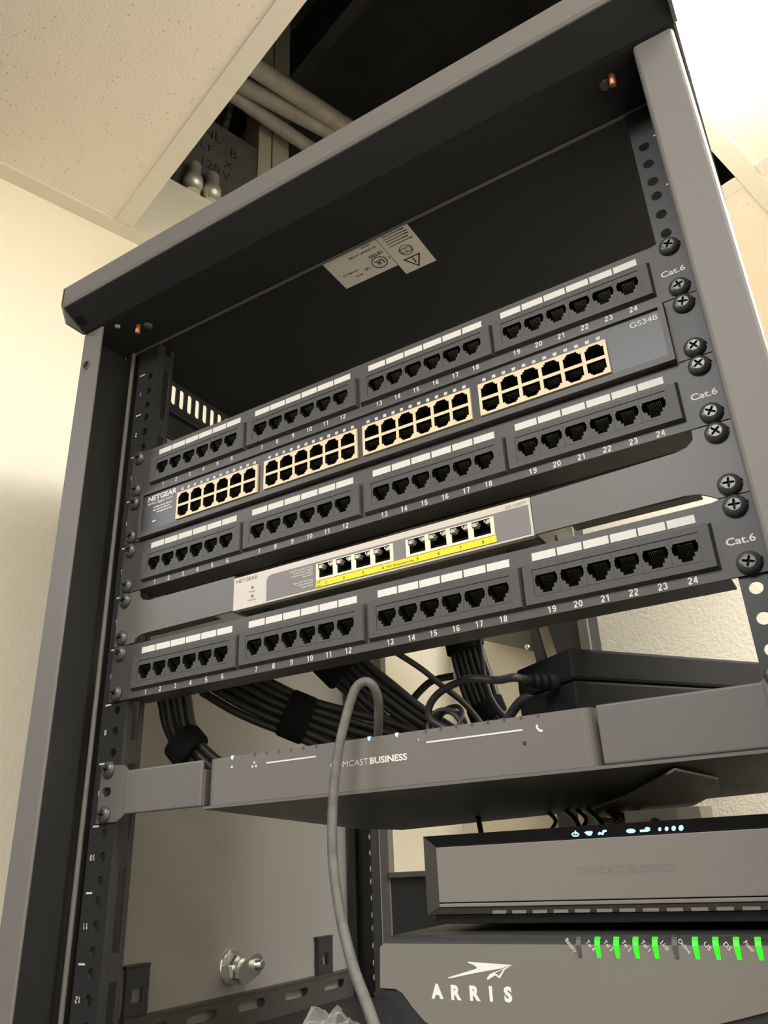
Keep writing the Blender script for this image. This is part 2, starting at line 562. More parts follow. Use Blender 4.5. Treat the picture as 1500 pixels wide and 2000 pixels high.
# roof
m_ = MB()
prof = [(-76, 64), (-76, 45), (-74.8, 42.4), (-50, 29.4), (-47, 29), (-1, 29), (-1, 33), (440, 33), (440, 67), (-73, 67)]
m_.prism(prof, 'x', -271, 271, M['cab'])
for xe in (-272.2, 270):
    m_.prism([(-76, 64), (-76, 45), (-68.5, 28.6), (-48.5, 28.6), (-48.5, 66), (-73, 67)], 'x', xe, xe + 2.2, M['cab'])
roof = m_.build('roof_panel', cab, bevel=1.5)
m_ = MB(); m_.box(-266, 266, -0.6, 440, 31, 32.6, M['roofshade']); m_.box(-262, 262, -1.6, 1.0, 27.6, 31, M['cab'])
m_.prism([(-74.2, 41.6), (-73.8, 41.9), (-49.8, 29.3), (-47, 29), (-2, 29), (-2, 28.4), (-47, 28.4), (-50.4, 28.8)], 'x', -269.5, 269.5, M['roofshade'])  # thin dark skin standing in for shade on the roof underside
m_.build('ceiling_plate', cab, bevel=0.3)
# front posts
for sx in (-1, 1):
    m_ = MB()
    if sx < 0:
        m_.box(-271.5, -246.5, -48, -45.6, -566, 28.8, M['cab']); m_.build('front_post', cab, bevel=1.1, seg=3)
    else:
        m_.box(243.5, 268.5, -48, -38, -566, 28.8, M['cab']); m_.build('front_post', cab, bevel=2.6, seg=3)
    m_ = MB(); x0, x1 = (-271.4, -269) if sx < 0 else (266, 268.6); m_.box(x0, x1, -45.6 if sx < 0 else -38, 46, -566, 28.8, M['rail' if sx < 0 else 'cab']); m_.box(x0, x1, 0.5, 46, 28.8, 32.8, M['rail']); m_.build('corner_post', cab, bevel=0.8)  # left one darker: shade between post and rail put into the colour
    m_ = MB(); x0, x1 = sorted((sx * 257, sx * 265.8)); m_.box(x0, x1, 20, 50, -566, 32.8, M['rail']); m_.build('inner_post', cab, bevel=1)
    m_ = MB(); m_.tube([(sx * 256, -2, -566), (sx * 256, -2, 28)], 1.9, M['cab'], 12, 1); m_.build('post_bead', cab)
    m_ = MB(); x0, x1 = sorted((sx * 250, sx * 266)); m_.box(x0, x1, 428, 440, -566, 32.8, M['cab']); m_.build('rear_post', cab, bevel=1)
m_ = MB(); m_.plate(at_y(circle(-262.3, -9, 5.2, 6), -48.9), [at_y(circle(-262.3, -9, 3.8, 14), -48.9)], (0, 3, 0), M['cab']); m_.build('hex_nut_hole', cab)
m_ = MB(); m_.lathe((-262.3, -48.3, -9), (0, 1, 0), [(3.9, 0), (3.9, 0.4)], M['deep'], 12); m_.build('hex_nut_recess', cab)
# left side panel with a row of vent slots
sp = MB()
ys = [58 + 11.4 * k for k in range(28)]
holes = []
for y in ys:
    z0, z1 = 7, 24; r = 3.1
    h = [(-262, y + math.cos(a) * r, z1 + math.sin(a) * r) for a in [math.pi * k / 8 for k in range(9)]]
    h += [(-262, y - math.cos(a) * r, z0 - math.sin(a) * r) for a in [math.pi * k / 8 for k in range(9)]]
    holes.append(h)
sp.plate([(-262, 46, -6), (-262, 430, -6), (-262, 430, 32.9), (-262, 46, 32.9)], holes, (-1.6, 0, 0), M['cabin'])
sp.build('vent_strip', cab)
m_ = MB(); m_.box(-263.6, -262, 46, 430, -555, -6, M['sidep']); m_.build('side_panel', cab)
m_ = MB(); m_.box(-262, -252, 46, 430, -14, -7, M['rail']); m_.box(-262, -258, 46, 430, -38, -14, M['rail']); m_.build('side_beam', cab, bevel=0.6)
# base, rear panel, bottom beam with slots
m_ = MB(); m_.box(-266, 266, -48, 440, -566, -556, M['rail']); m_.build('base_plate', cab, bevel=1)
m_ = MB()
hs = []
for yc in (78, 134, 195, 259, 320):
    L, r = 14, 3.6
    hs.append([(-254, yc + L + math.cos(a) * r, -541.5 + math.sin(a) * r) for a in [-math.pi / 2 + math.pi * k / 6 for k in range(7)]] +
              [(-254, yc - L - math.cos(a) * r, -541.5 - math.sin(a) * r) for a in [-math.pi / 2 + math.pi * k / 6 for k in range(7)]])
m_.plate([(-254, 52, -555.8), (-254, 366, -555.8), (-254, 366, -532.5), (-254, 52, -532.5)], hs, (-1.6, 0, 0), M['panel'])
m_.box(-262, -253.2, 52, 366, -533, -531.4, M['panel'])
m_.build('base_rail', cab, bevel=0.4)
for y0, y1, z1 in ((53, 76, -499), (297, 321, -500)):
    m_ = MB()
    yc = (y0 + y1) / 2; zc = (z1 - 532) / 2 - 3
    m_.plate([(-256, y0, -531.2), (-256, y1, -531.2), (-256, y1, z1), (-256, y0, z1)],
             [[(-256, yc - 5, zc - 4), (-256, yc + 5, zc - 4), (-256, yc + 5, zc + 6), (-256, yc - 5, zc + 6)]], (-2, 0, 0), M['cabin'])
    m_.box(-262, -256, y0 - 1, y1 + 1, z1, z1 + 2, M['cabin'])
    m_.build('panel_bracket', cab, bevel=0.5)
# cam lock on the side panel
lk = MB(); lk.lathe((-262, 173, -511), (1, 0, 0), [(13.5, 0), (13.5, 2), (12.5, 2.6)], M['chrome'], 28); lkp = lk.build('cam_lock', cab)
m_ = MB(); m_.lathe((-259.2, 173, -511), (1, 0, 0), [(11, 0), (11, 6), (9.4, 8)], M['chrome'], 6, smooth=False); m_.build('lock_nut', lkp, bevel=0.5)
m_ = MB(); m_.lathe((-251, 173, -511), (1, 0, 0), [(7, 0), (7, 4)], M['chrome'], 20); m_.build('lock_barrel', lkp)
m_ = MB()
cx_, cz_, ex_, ez_ = 173, -515, 188, -510
out = []
d = math.atan2(ez_ - cz_, ex_ - cx_)
for k in range(9):
    a = d - math.pi / 2 + math.pi * k / 8
    out.append((ex_ + 8.6 * math.cos(a), ez_ + 8.6 * math.sin(a)))
for k in range(5):
    a = d + math.pi / 2 + math.pi * k / 4
    out.append((cx_ + 9 * math.cos(a), cz_ + 9 * math.sin(a)))
m_.prism([(y, z) for y, z in out], 'x', -247, -243.5, M['chrome']); m_.build('lock_cam', lkp, bevel=0.6)
m_ = MB(); m_.lathe((-243.5, 188, -510), (1, 0, 0), [(4.6, 0), (4.6, 1), (3.8, 1.2), (3.8, 6), (3.0, 6.6)], M['chrome'], 16); m_.build('lock_bolt', lkp)
# rear panel: open above, plate below
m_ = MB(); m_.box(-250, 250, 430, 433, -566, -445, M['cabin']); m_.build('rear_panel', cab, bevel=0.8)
m_ = MB(); m_.box(-250, 250, 426, 430, -449, -443, M['brack']); m_.build('rear_sill', cab, bevel=0.8)

# rails
def rail(sx, y, front):
    m_ = MB()
    xi, xo = (225.5 if sx > 0 else 223.0) * sx, 249.5 * sx
    hs = []
    for u in range(13):
        for dz in (6.35, 22.22, 38.1):
            z = -44.45 * u - dz
            if z > -556:
                hs.append(at_y(circle(sx * 232.6, z, 3.5, 14), y))
    m_.plate([(xi, y, -556), (xo, y, -556), (xo, y, 28.5), (xi, y, 28.5)], hs, (0, 2, 0), M['rail'])
    r = m_.build('mounting_rail', cab)
    m_ = MB()
    if front:
        m_.box(*sorted((xi, xi + sx * 1.6)), y + 2, y + 8, -556, 28.5, M['rail'])
        for k in range(8):
            z1 = 20 - 72 * k
            m_.box(*sorted((xi, xi + sx * 1.6)), y + 8, y + 15, z1 - 18, z1, M['rail'])
        m_.box(*sorted((xi, xi + sx * 1.6)), y + 15, y + 19, -556, 28.5, M['rail'])
        m_.box(*sorted((xo - sx * 1.6, xo)), y + 2, y + 20, -556, 28.5, M['rail'])
        m_.build('rail_flange', r, bevel=0.3)
        m_ = MB()
        for u in range(13):
            z = -44.45 * u
            m_.box(*sorted((sx * 239.8, sx * 246.2)), y - 0.15, y, z - 1.6, z - 0.4, M['white'])
            if u < 12:
                number(m_, str(u + 1), (sx * 243.2, y - 0.16, z - 22.2 + 2.1), (-1, 0, 0), (0, 0, -1), 4.2, M['white'], .15)
        m_.build('rail_scale', r)
    else:
        m_.box(*sorted((xi, xi + sx * 1.4)), y - 14, y, -556, 28.5, M['rail'])
        m_.box(*sorted((xo, sx * 258)), y - 6, y + 2, -556, 28.5, M['rail'])
        m_.build('rail_flange', r, bevel=0.3)
    return r
rail(-1, 0, True); rail(1, 0, True); rail(-1, 362, False); rail(1, 362, False)
# hinge pins, roof screws
for x, y, sx_, sy_ in ((-219.5, -30, -212.5, -25), (226.5, -35, 221.5, -31)):
    m_ = MB(); m_.lathe((x, y, 28.4), (0, 0, -1), [(2.3, 0), (2.3, 8), (1.5, 9)], M['copper'], 14); m_.build('hinge_pin', cab, label='copper hinge pin')
    m_ = MB(); m_.lathe((sx_, sy_, 28.4), (0, 0, -1), [(4.2, 0), (3.8, 1.2), (2, 1.7)], M['ugrey'], 18); m_.build('roof_screw', cab)
m_ = MB(); m_.lathe((-262, -60.3, 33.9), (0, -.465, -.885), [(4.8, 0), (4.8, 0.4)], M['deep'], 18); m_.build('roof_hole', cab)
m_ = MB(); m_.lathe((-236, -40, 28.4), (0, 0, -1), [(2.6, 0), (2.2, 0.8)], M['white'], 14); m_.build('light_hole_disc', cab, label='small white disc for the light hole in the roof underside')  # white disc painted in for the bright spot of a hole

# stickers under the roof (upside down to the viewer)
stk = MB(); stk.box(-34, 19, 2.2, 40, 30.7, 31, M['sticker']); st = stk.build('rating_sticker', cab, label='white rating sticker')
def under(s, x, y, h, mbx, **k):
    text(mbx, s, (x, y, 30.55), (-1, 0, 0), (0, 1, 0), h, M['dark'], **k)
m_ = MB()
under('LISTED', 10, 17, 3.2, m_, bold=0.02)
under('AV CABINET SYSTEM', 2, 9.5, 2.0, m_)
under('E350872', 8, 4.6, 1.8, m_)
under('UL', 8, 25.5, 5.0, m_, bold=0.03)
under('US', -5, 27.5, 3.0, m_); under('C', 17.3, 26, 3.0, m_)
under('Model:', -15, 31, 1.8, m_); under('SR-WMS-12U', -20, 24.5, 1.9, m_)
m_.plate([(8 + 7 * math.cos(t), 28 + 7 * math.sin(t), 30.5) for t in [2 * math.pi * k / 28 for k in range(28)]],
         [[(8 + 6.2 * math.cos(t), 28 + 6.2 * math.sin(t), 30.5) for t in [2 * math.pi * k / 28 for k in range(28)]]], (0, 0, 0.1), M['dark'])
m_.build('sticker_print', st)
stk = MB(); stk.box(19.6, 49, 1.8, 53.5, 30.7, 31, M['sticker']); st = stk.build('warning_sticker', cab, label='white warning sticker with a triangle')
m_ = MB()
for k, (w, y) in enumerate(((20, 5), (22, 8), (22, 11), (18, 14), (22, 17.5))):
    x = 34.5
    while w > 2:
        l = min(w, random.choice((3.0, 4.2, 5.5))); m_.box(34.5 + w / 2 - l * .88 - (22 - 22) , 34.5 + w / 2, y, y + 0.9, 30.5, 30.6, M['dark']); w -= l * 2 * .5
        break
    m_.box(24, 24 + (20, 22, 21, 17, 22)[k], y, y + 0.8, 30.5, 30.6, M['mgrey'])
ring = lambda cx, cy, r, n_: [(cx + r * math.cos(2 * math.pi * k / n_ + math.pi / 2), cy + r * math.sin(2 * math.pi * k / n_ + math.pi / 2), 30.5) for k in range(n_)]
m_.plate(ring(34, 28, 6, 28), [ring(34, 28, 5.5, 28)], (0, 0, 0.1), M['dark'])
m_.box(29.5, 38.5, 25.2, 25.7, 30.5, 30.6, M['dark']); m_.box(29.5, 38.5, 30.3, 30.8, 30.5, 30.6, M['dark']); m_.box(33.7, 34.2, 25, 31, 30.5, 30.6, M['dark'])
m_.box(29.3, 29.8, 25, 31, 30.5, 30.6, M['dark']); m_.box(38.2, 38.7, 25, 31, 30.5, 30.6, M['dark'])
tri = lambda r: [(34 + r * math.cos(t), 42 - r * 0.0 + r * math.sin(t), 30.5) for t in (math.pi / 2, math.pi / 2 + 2.0944, math.pi / 2 + 4.1888)]
m_.plate(tri(9.5), [tri(7.2)], (0, 0, 0.1), M['dark'])
m_.box(33.4, 34.6, 41.2, 45.4, 30.5, 30.6, M['dark']); m_.box(33.4, 34.6, 39, 40.3, 30.5, 30.6, M['dark'])
m_.build('sticker_print', st)

# ================================================================== PATCH PANELS
LUG = 0.55
def jack_outline(cx, cz, y):
    w, l, s1, s2 = 6.15, 6.75, 4.3, 2.9
    pts = [(-w, 4.5), (w, 4.5), (w, 3.0), (l, 3.0), (l, -0.9), (w, -0.9), (w, -2.2), (s1, -2.2), (s1, -4.5), (s2, -4.5), (s2, -6.6),
           (-s2, -6.6), (-s2, -4.5), (-s1, -4.5), (-s1, -2.2), (-w, -2.2), (-w, -0.9), (-l, -0.9), (-l, 3.0), (-w, 3.0)]
    return [(cx + a, y, cz + b) for a, b in pts]

def jack(cx, cz, y, parent):
    j = MB()
    hw = 7.72
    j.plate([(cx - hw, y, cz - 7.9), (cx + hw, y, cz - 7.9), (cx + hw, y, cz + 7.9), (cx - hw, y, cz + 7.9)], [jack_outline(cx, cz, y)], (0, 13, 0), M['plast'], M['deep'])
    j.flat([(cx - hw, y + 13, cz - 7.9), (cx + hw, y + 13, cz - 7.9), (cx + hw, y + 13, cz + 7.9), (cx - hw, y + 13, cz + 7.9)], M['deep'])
    for k in range(8):
        x = cx + (k - 3.5) * 1.02
        j.add([(x - 0.2, y + 2.2, cz + 3.6), (x + 0.2, y + 2.2, cz + 3.6), (x + 0.2, y + 8.5, cz - 1.4), (x - 0.2, y + 8.5, cz - 1.4),
               (x - 0.2, y + 2.2, cz + 3.9), (x + 0.2, y + 2.2, cz + 3.9), (x + 0.2, y + 8.5, cz - 1.1), (x - 0.2, y + 8.5, cz - 1.1)],
              [(0, 1, 2, 3), (4, 7, 6, 5), (0, 4, 5, 1), (1, 5, 6, 2), (3, 2, 6, 7), (0, 3, 7, 4)], M['pin'])
    return j.build('jack', parent)

PT = -266.7
def make_panel(label):
    z = PT
    t = thing('patch_panel', label, 'patch panel', (0, 0, z - 44.2), 'patch panels')
    m_ = MB()
    ears = []
    for sx in (-1, 1):
        for dz in (6.35, 38.1):
            ears.append(at_y(circle(sx * 233.6, z - dz, 3.5, 16, 2.6), -1.8))
    out = [(-241.3, z - 0.3), (-226, z - 0.3), (-222, z - 1.3), (222, z - 1.3), (226, z - 0.3), (241.3, z - 0.3), (241.3, z - 44.2), (-241.3, z - 44.2)]
    for xc in (-161.4, -52.4, 57.4, 165.2):
        ears.append(at_y([(xc - 46.7, z - 33.2), (xc + 46.7, z - 33.2), (xc + 46.7, z - 16.8), (xc - 46.7, z - 16.8)], -1.8))
    m_.plate(at_y(out, -1.8), ears, (0, 1.8, 0), M['panel'])
    m_.box(-222, 222, 0, 20, z - 44.2, z - 42.8, M['panel'])
    m_.box(-222, 222, 0, 12, z - 2.7, z - 1.4, M['panel'])
    m_.box(-218, 218, 9, 30, z - 41, z - 9, M['deep'])
    m_.build('face_plate', t)
    pr = MB()
    for b in range(4):
        xc = (-161.4, -52.4, 57.4, 165.2)[b]
        x0, x1 = xc - 54.0, xc + 54.0
        za, zb = z - 12.2, z - 38.8
        yb, yf = -1.8, -5.2
        ins = 1.5
        k = MB()
        ix0, ix1, iz0, iz1 = xc - 46.7, xc + 46.7, z - 33.2, z - 16.8
        k.plate([(x0 + ins, yf, zb + ins), (x1 - ins, yf, zb + ins), (x1 - ins, yf, za - ins), (x0 + ins, yf, za - ins)],
                [[(ix0, yf, iz0), (ix1, yf, iz0), (ix1, yf, iz1), (ix0, yf, iz1)]], (0, 3.4, 0), M['plast'])
        c = [(x0, yb, zb), (x1, yb, zb), (x1, yb, za), (x0, yb, za), (x0 + ins, yf, zb + ins), (x1 - ins, yf, zb + ins), (x1 - ins, yf, za - ins), (x0 + ins, yf, za - ins)]
        k.add(c, [(0, 1, 5, 4), (1, 2, 6, 5), (2, 3, 7, 6), (3, 0, 4, 7)], M['plast'])
        blk = k.build('jack_block', t)
        for q in range(6):
            jc = xc + (q - 2.5) * 15.55
            jack(jc, z - 25.0, yf + 0.35, blk)
            l = MB(); lc = xc + (q - 2.5) * 15.72; l.box(lc - 7.35, lc + 7.35, -2.15, -1.8, z - 10.4, z - 5.5, M['wlab']); l.build('label_strip', t, label='white blank label strip')
            number(pr, str(b * 6 + q + 1), (jc, -1.95, z - 43.2), X, ZZ, 3.9, M['white'])
    text(pr, 'Cat.6', (231.2, -1.95, z - 27.0), X, ZZ, 4.0, M['white'], width=14.4, bold=0.02)
    pr.build('screen_print', t)
    return t
p_low = make_panel('lowest black 24 jack patch panel, below the small grey switch')
index_kids()
for k, la in ((4, 'middle black 24 jack patch panel, between the 48 port switch and the small grey switch'),
              (2, 'topmost black 24 jack patch panel, above the 48 port switch')):
    c = copy_tree(p_low)
    c.location = V(0, 0, -44.45 * k - 44.2)
    c['label'] = la

# ================================================================== 48 PORT SWITCH
z = -133.35
sw = thing('network_switch', 'black rack switch with four cream banks of 48 ports', 'network switch', (0, 0, z - 44.2))
m_ = MB(); m_.box(-220, 220, 9, 195, z - 43.6, z - 0.8, M['bezel']); m_.build('housing', sw, bevel=0.6)
m_ = MB()
yo, yi = -6.5, -4.6
ox0, ox1, oz0, oz1 = -221.5, 221.5, z - 44.0, z - 2.6
o_ = [(ox0, yo, oz0), (ox1, yo, oz0), (ox1, yo, oz1), (ox0, yo, oz1)]
i_ = [(ox0 + 3.2, yo, oz0 + 4.2), (ox1 - 3.2, yo, oz0 + 4.2), (ox1 - 3.2, yo, oz1 - 2.4), (ox0 + 3.2, yo, oz1 - 2.4)]
m_.plate(o_, [i_], (0, 9, 0), M['panel'])
BANKS = ((-177.6, -91.5), (-85.0, 0.9), (6.0, 91.8), (98.0, 184.8))
m_.plate(at_y([(ox0 + 1, oz0 + 1), (ox1 - 1, oz0 + 1), (ox1 - 1, oz1 - 1), (ox0 + 1, oz1 - 1)], yi),
         [at_y([(a + .7, z - 37.6), (b - .7, z - 37.6), (b - .7, z - 14.6), (a + .7, z - 14.6)], yi) for a, b in BANKS], (0, 3, 0), M['bezel'])
m_.box(ox0 + 1, ox1 - 1, 2.5, 9, oz0 + 1, oz0 + 2, M['bezel']); m_.box(ox0 + 1, ox1 - 1, 2.5, 9, oz1 - 2, oz1 - 1, M['bezel'])
m_.build('bezel', sw, bevel=0.5)
for sx in (-1, 1):
    m_ = MB()
    o_ = [(sx * 222, z - 0.5), (sx * 241.3, z - 0.5), (sx * 241.3, z - 44.0), (sx * 222, z - 44.0)]
    m_.plate(at_y(o_, -1.8), [at_y(circle(sx * 233.6, z - dz, 3.5, 16, 2.6), -1.8) for dz in (6.35, 38.1)], (0, 1.8, 0), M['panel'])
    m_.build('rack_ear', sw)
def port(cx, cz, hw, hz, pts, y, depth, face, parent, pins, name='port'):
    j = MB()
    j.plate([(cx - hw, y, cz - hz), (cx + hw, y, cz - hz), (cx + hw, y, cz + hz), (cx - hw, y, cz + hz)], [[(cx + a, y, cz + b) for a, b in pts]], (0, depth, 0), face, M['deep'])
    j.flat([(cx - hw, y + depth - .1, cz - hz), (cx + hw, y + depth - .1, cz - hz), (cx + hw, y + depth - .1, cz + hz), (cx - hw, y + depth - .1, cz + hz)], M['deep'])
    for k in range(8):
        x = cx + (k - 3.5) * 1.05; a, b = pins
        j.add([(x - .22, y + 1.6, cz + a), (x + .22, y + 1.6, cz + a), (x + .22, y + 5, cz + b), (x - .22, y + 5, cz + b)], [(0, 1, 2, 3)], M['pin'] if k else M['pin'])
    return j.build(name, parent)
up = [(-5.9, -4.6), (5.9, -4.6), (5.9, 2.3), (4.4, 2.3), (4.4, 3.6), (3.3, 3.6), (3.3, 4.7), (-3.3, 4.7), (-3.3, 3.6), (-4.4, 3.6), (-4.4, 2.3), (-5.9, 2.3)]
dn = [(a, -b) for a, b in reversed(up)]
pr = MB()
for b, (x0, x1) in enumerate(((-177.6, -91.5), (-85.0, 0.9), (6.0, 91.8), (98.0, 184.8))):
    bm_ = MB()
    cw = (x1 - x0 - 1.6) / 6
    zt, zb = z - 14.0, z - 38.2
    # two rim bars and a middle bar round the cells
    y = -6.4
    bm_.plate([(x0, y, zb), (x1, y, zb), (x1, y, zt), (x0, y, zt)], [[(x0 + .8, y, zb + .6), (x1 - .8, y, zb + .6), (x1 - .8, y, zt - .6), (x0 + .8, y, zt - .6)]], (0, 3, 0), M['cream'])
    bk = bm_.build('port_bank', sw, label='cream port bank')
    hz = (zt - zb - 1.2) / 4
    for q in range(6):
        cx = x0 + .8 + cw * (q + .5)
        port(cx, zt - .6 - hz, cw / 2, hz, up, y + .05, 13.5, M['cream'], bk, (-3.4, -1.0))
        port(cx, zb + .6 + hz, cw / 2, hz, dn, y + .05, 13.5, M['cream'], bk, (3.6, 1.2))
        for e in (-1, 1):
            lx = cx + e * 3.55
            pr.box(lx - 1.2, lx + 1.2, -4.85, -4.7, z - 11.9, z - 9.6, M['white'])
            pr.box(lx - .5, lx - .25, -4.9, -4.8, z - 11.4, z - 10.1, M['mgrey']); pr.box(lx + .3, lx + .55, -4.9, -4.8, z - 11.4, z - 10.1, M['mgrey'])
text(pr, 'NETGEAR', (-213.4, -4.75, z - 12.0), X, ZZ, 4.6, M['white'], width=33.5, align='l', bold=0.03)
text(pr, '48 Port Gigabit Switch', (-213.4, -4.75, z - 15.6), X, ZZ, 2.3, M['white'], width=29.5, align='l', bold=0.015)
for k, (x0, x1) in enumerate(((-206, -184), (-206.5, -186.5), (-202, -184))):
    x = x0
    while x < x1:
        l = min(random.choice((2.2, 3.1, 4.0)), x1 - x); pr.box(x, x + l, -4.8, -4.7, z - 19.4 - k * 2.6, z - 18.4 - k * 2.6, M['white']); x += l + 0.7
pr.box(-206.5, -202.2, -4.8, -4.7, z - 32.4, z - 31.2, M['white'])
pr.box(-205, -203.6, -4.8, -4.7, z - 29.8, z - 28.6, M['mgrey'])
text(pr, 'GS348', (208.6, -4.75, z - 12.2), X, ZZ, 3.9, M['wlab'], width=16.5, bold=0.006)
pr.build('printed_lettering', sw)

# ================================================================== SMALL GREY SWITCH
z = -222.25
ps = thing('network_switch', 'small pale grey eight port switch with a yellow stripe, held between black ears', 'network switch', (4, 0, z - 40))
fx0, fx1, fz0, fz1 = -114.6, 122.0, -261.2, -236.0
m_ = MB(); m_.box(fx0 + .6, fx1 - .6, 12, 104, fz0 + .4, fz1 - .4, M['ugrey']); m_.box(fx0 + .6, fx1 - .6, 2, 12, fz0 + .4, fz0 + 1.6, M['ugrey']); m_.box(fx0 + .6, fx1 - .6, 2, 12, fz1 - 1.6, fz1 - .4, M['ugrey'])
for xs in (fx0 + .6, fx1 - 1.8):
    m_.box(xs, xs + 1.2, 2, 12, fz0 + 1.6, fz1 - 1.6, M['ugrey'])
m_.build('housing', ps, bevel=.5)
PH = [[(a + .6, -254.3), (b - .6, -254.3), (b - .6, -242.8), (a + .6, -242.8)] for a, b in ((-38.2, 24.6), (34.4, 97.6))]
m_ = MB(); m_.plate(at_y([(fx0, fz0), (fx1, fz0), (fx1, fz1), (fx0, fz1)], -2.2), [at_y(h, -2.2) for h in PH], (0, 4.6, 0), M['lgrey']); m_.build('faceplate', ps, bevel=1.4, seg=3, label='pale grey faceplate')
m_ = MB()
gx0 = -83.0
out = [(fx1 - 1.6, fz0 + 1.4), (fx1 - 1.6, fz1 - 4.6), (gx0 + 4, fz1 - 4.6), (gx0 + 1.2, fz1 - 5.8), (gx0, fz1 - 8.6), (gx0, fz0 + 1.4)]
m_.plate(at_y(out, -2.5), [at_y(h, -2.5) for h in PH], (0, .3, 0), M['mgrey']); m_.build('grey_field', ps, label='darker grey field on the faceplate')
for x0, x1 in ((-38.2, 24.6), (34.4, 97.6)):
    bm_ = MB()
    zt, zb = -242.3, -254.9
    bm_.plate([(x0, -3.2, zb), (x1, -3.2, zb), (x1, -3.2, zt), (x0, -3.2, zt)], [[(x0 + .7, -3.2, zb + .7), (x1 - .7, -3.2, zb + .7), (x1 - .7, -3.2, zt - .5), (x0 + .7, -3.2, zt - .5)]], (0, 2, 0), M['ivory'])
    bk = bm_.build('port_bank', ps, label='ivory port bank')
    cw = (x1 - x0 - 1.4) / 4
    hz = (zt - zb - 1.2) / 2; zc = (zt + zb) / 2 + .1
    pts = [(-5.6, -4.7), (5.9, -4.7), (5.9, hz - .15), (-6.6, hz - .15), (-6.6, 1.6), (-5.6, 1.6)]
    for q in range(4):
        cx = x0 + .7 + cw * (q + .5)
        po = port(cx, zc, cw / 2, hz, pts, -3.15, 12, M['ivory'], bk, (-3.4, -1))
        for e in (-1, 1):
            l = MB(); lx = cx - .3 + e * 4.6; l.box(lx - 1.7, lx + 1.4, -2.6, 2, zc + 2.6, zc + hz - .5, M['led']); l.box(lx - 1.7 + (2.6 if e < 0 else -1.1), lx + (2.4 if e < 0 else -1.0), -2.6, 2, zc + 3.9, zc + hz - .5, M['led']); l.build('port_light', po, label='clear status light')
m_ = MB(); m_.box(-38.6, 98.0, -2.85, -2.5, -259.6, -255.1, M['yellow']); m_.build('yellow_stripe', ps, label='yellow stripe')
pr = MB(); yy = -2.95
for k, x in enumerate((-30, -15, 0.5, 16, 42.5, 58, 73.5, 89)):
    number(pr, str(k + 1), (x, yy, -258.6), X, ZZ, 2.2, M['dark'], .14)
text(pr, 'PoE', (-36.2, yy, -257.0), X, ZZ, 1.3, M['dark'], bold=0); text(pr, 'port', (-36.0, yy, -259.2), X, ZZ, 1.3, M['dark'], bold=0)
text(pr, 'PoE+ 30 watts/port max', (29.5, yy, -258.4), X, ZZ, 1.5, M['dark'], width=21, bold=0)
text(pr, 'NETGEAR', (-112.2, -2.3, -240.4), X, ZZ, 2.7, M['dark'], width=20.5, align='l', bold=-0.004)
text(pr, 'Power', (-96.5, -2.3, -250.3), X, ZZ, 1.7, M['mgrey'], bold=0); text(pr, 'PoE Max', (-96.5, -2.3, -256.9), X, ZZ, 1.7, M['mgrey'], bold=0)
for zc in (-246.6, -253.2):
    pr.box(-97.4, -95.4, -2.4, -2.25, zc - .9, zc + .9, M['ugrey'])
for s, zc in (('Left LED: Link/ACT Mode', -243.6), ('Green=Link at 1000M', -245.6), ('Yellow=Link at 10/100M', -247.6), ('Blink=ACT', -249.6), ('Right LED: PoE Mode', -253.2), ('Green=Powered', -255.2), ('Yellow=Fault', -257.2)):
    text(pr, s, (-41.5, -2.6, zc), X, ZZ, 1.35, M['white'], align='r', bold=0.006)
text(pr, 'GS108PP', (119.6, -2.3, -239.6), X, ZZ, 1.9, M['mgrey'], width=14, align='r', bold=0)
pr.build('printed_lettering', ps)
for x in (-94, 102):
    m_ = MB(); m_.lathe((x, 18, fz0 + .6), (0, 0, -1), [(7, 0), (6.6, 1.4), (5.6, 1.6), (5.2, .9)], M['bezel'], 24); m_.build('rubber_foot', ps)
for sx, xa, xb in ((-1, fx0 - .4, -219.5), (1, fx1 + .4, 223)):
    m_ = MB()
    zt, zb = -233.6, -260.6
    e = sx * 241.3
    if sx > 0:
        out = [(xa, zt - 2.4), (xb - 14, zt), (xb - 7, zt + 1.5), (xb - 3, zt + 5), (xb - 2.5, zt + 10.8), (e, zt + 10.8), (e, -266.4), (xb + 2.5, -266.4), (xb - 1, -264), (xb - 6, -261.4), (xb - 14, zb + .4), (xa, zb)]
    else:
        out = [(xa, zt), (xb + 14, zt), (xb + 6, zt + 2), (xb + 2, zt + 6), (xb + 1.5, zt + 10.8), (e, zt + 10.8), (e, -266.4), (xb, -266.4), (xb + 2, -263.5), (xb + 8, -261), (xb + 14, zb), (xa, zb)]
    m_.plate(at_y(out, -1.8), [at_y(circle(sx * 233.6, z - dz, 3.5, 16, 2.6), -1.8) for dz in (6.35, 38.1)], (0, 1.8, 0), M['brack'])
    x0, x1 = sorted((xa, xa + sx * 1.6)); m_.box(x0, x1, 0, 92, zb - 1, zt - 3, M['brack'])
    x0, x1 = sorted((xa + sx * 22, xb - sx * 6)); m_.box(x0, x1, 0, 9, zb, zb + 1.4, M['brack'])
    m_.build('rack_ear', ps, bevel=.3)
    for yq in (34, 52):
        m_ = MB(); m_.lathe((xa + sx * 1.6, yq, -252), (sx, 0, 0), [(2.6, 0), (2.2, 1.2)], M['screw'], 14); m_.build('ear_screw', ps)

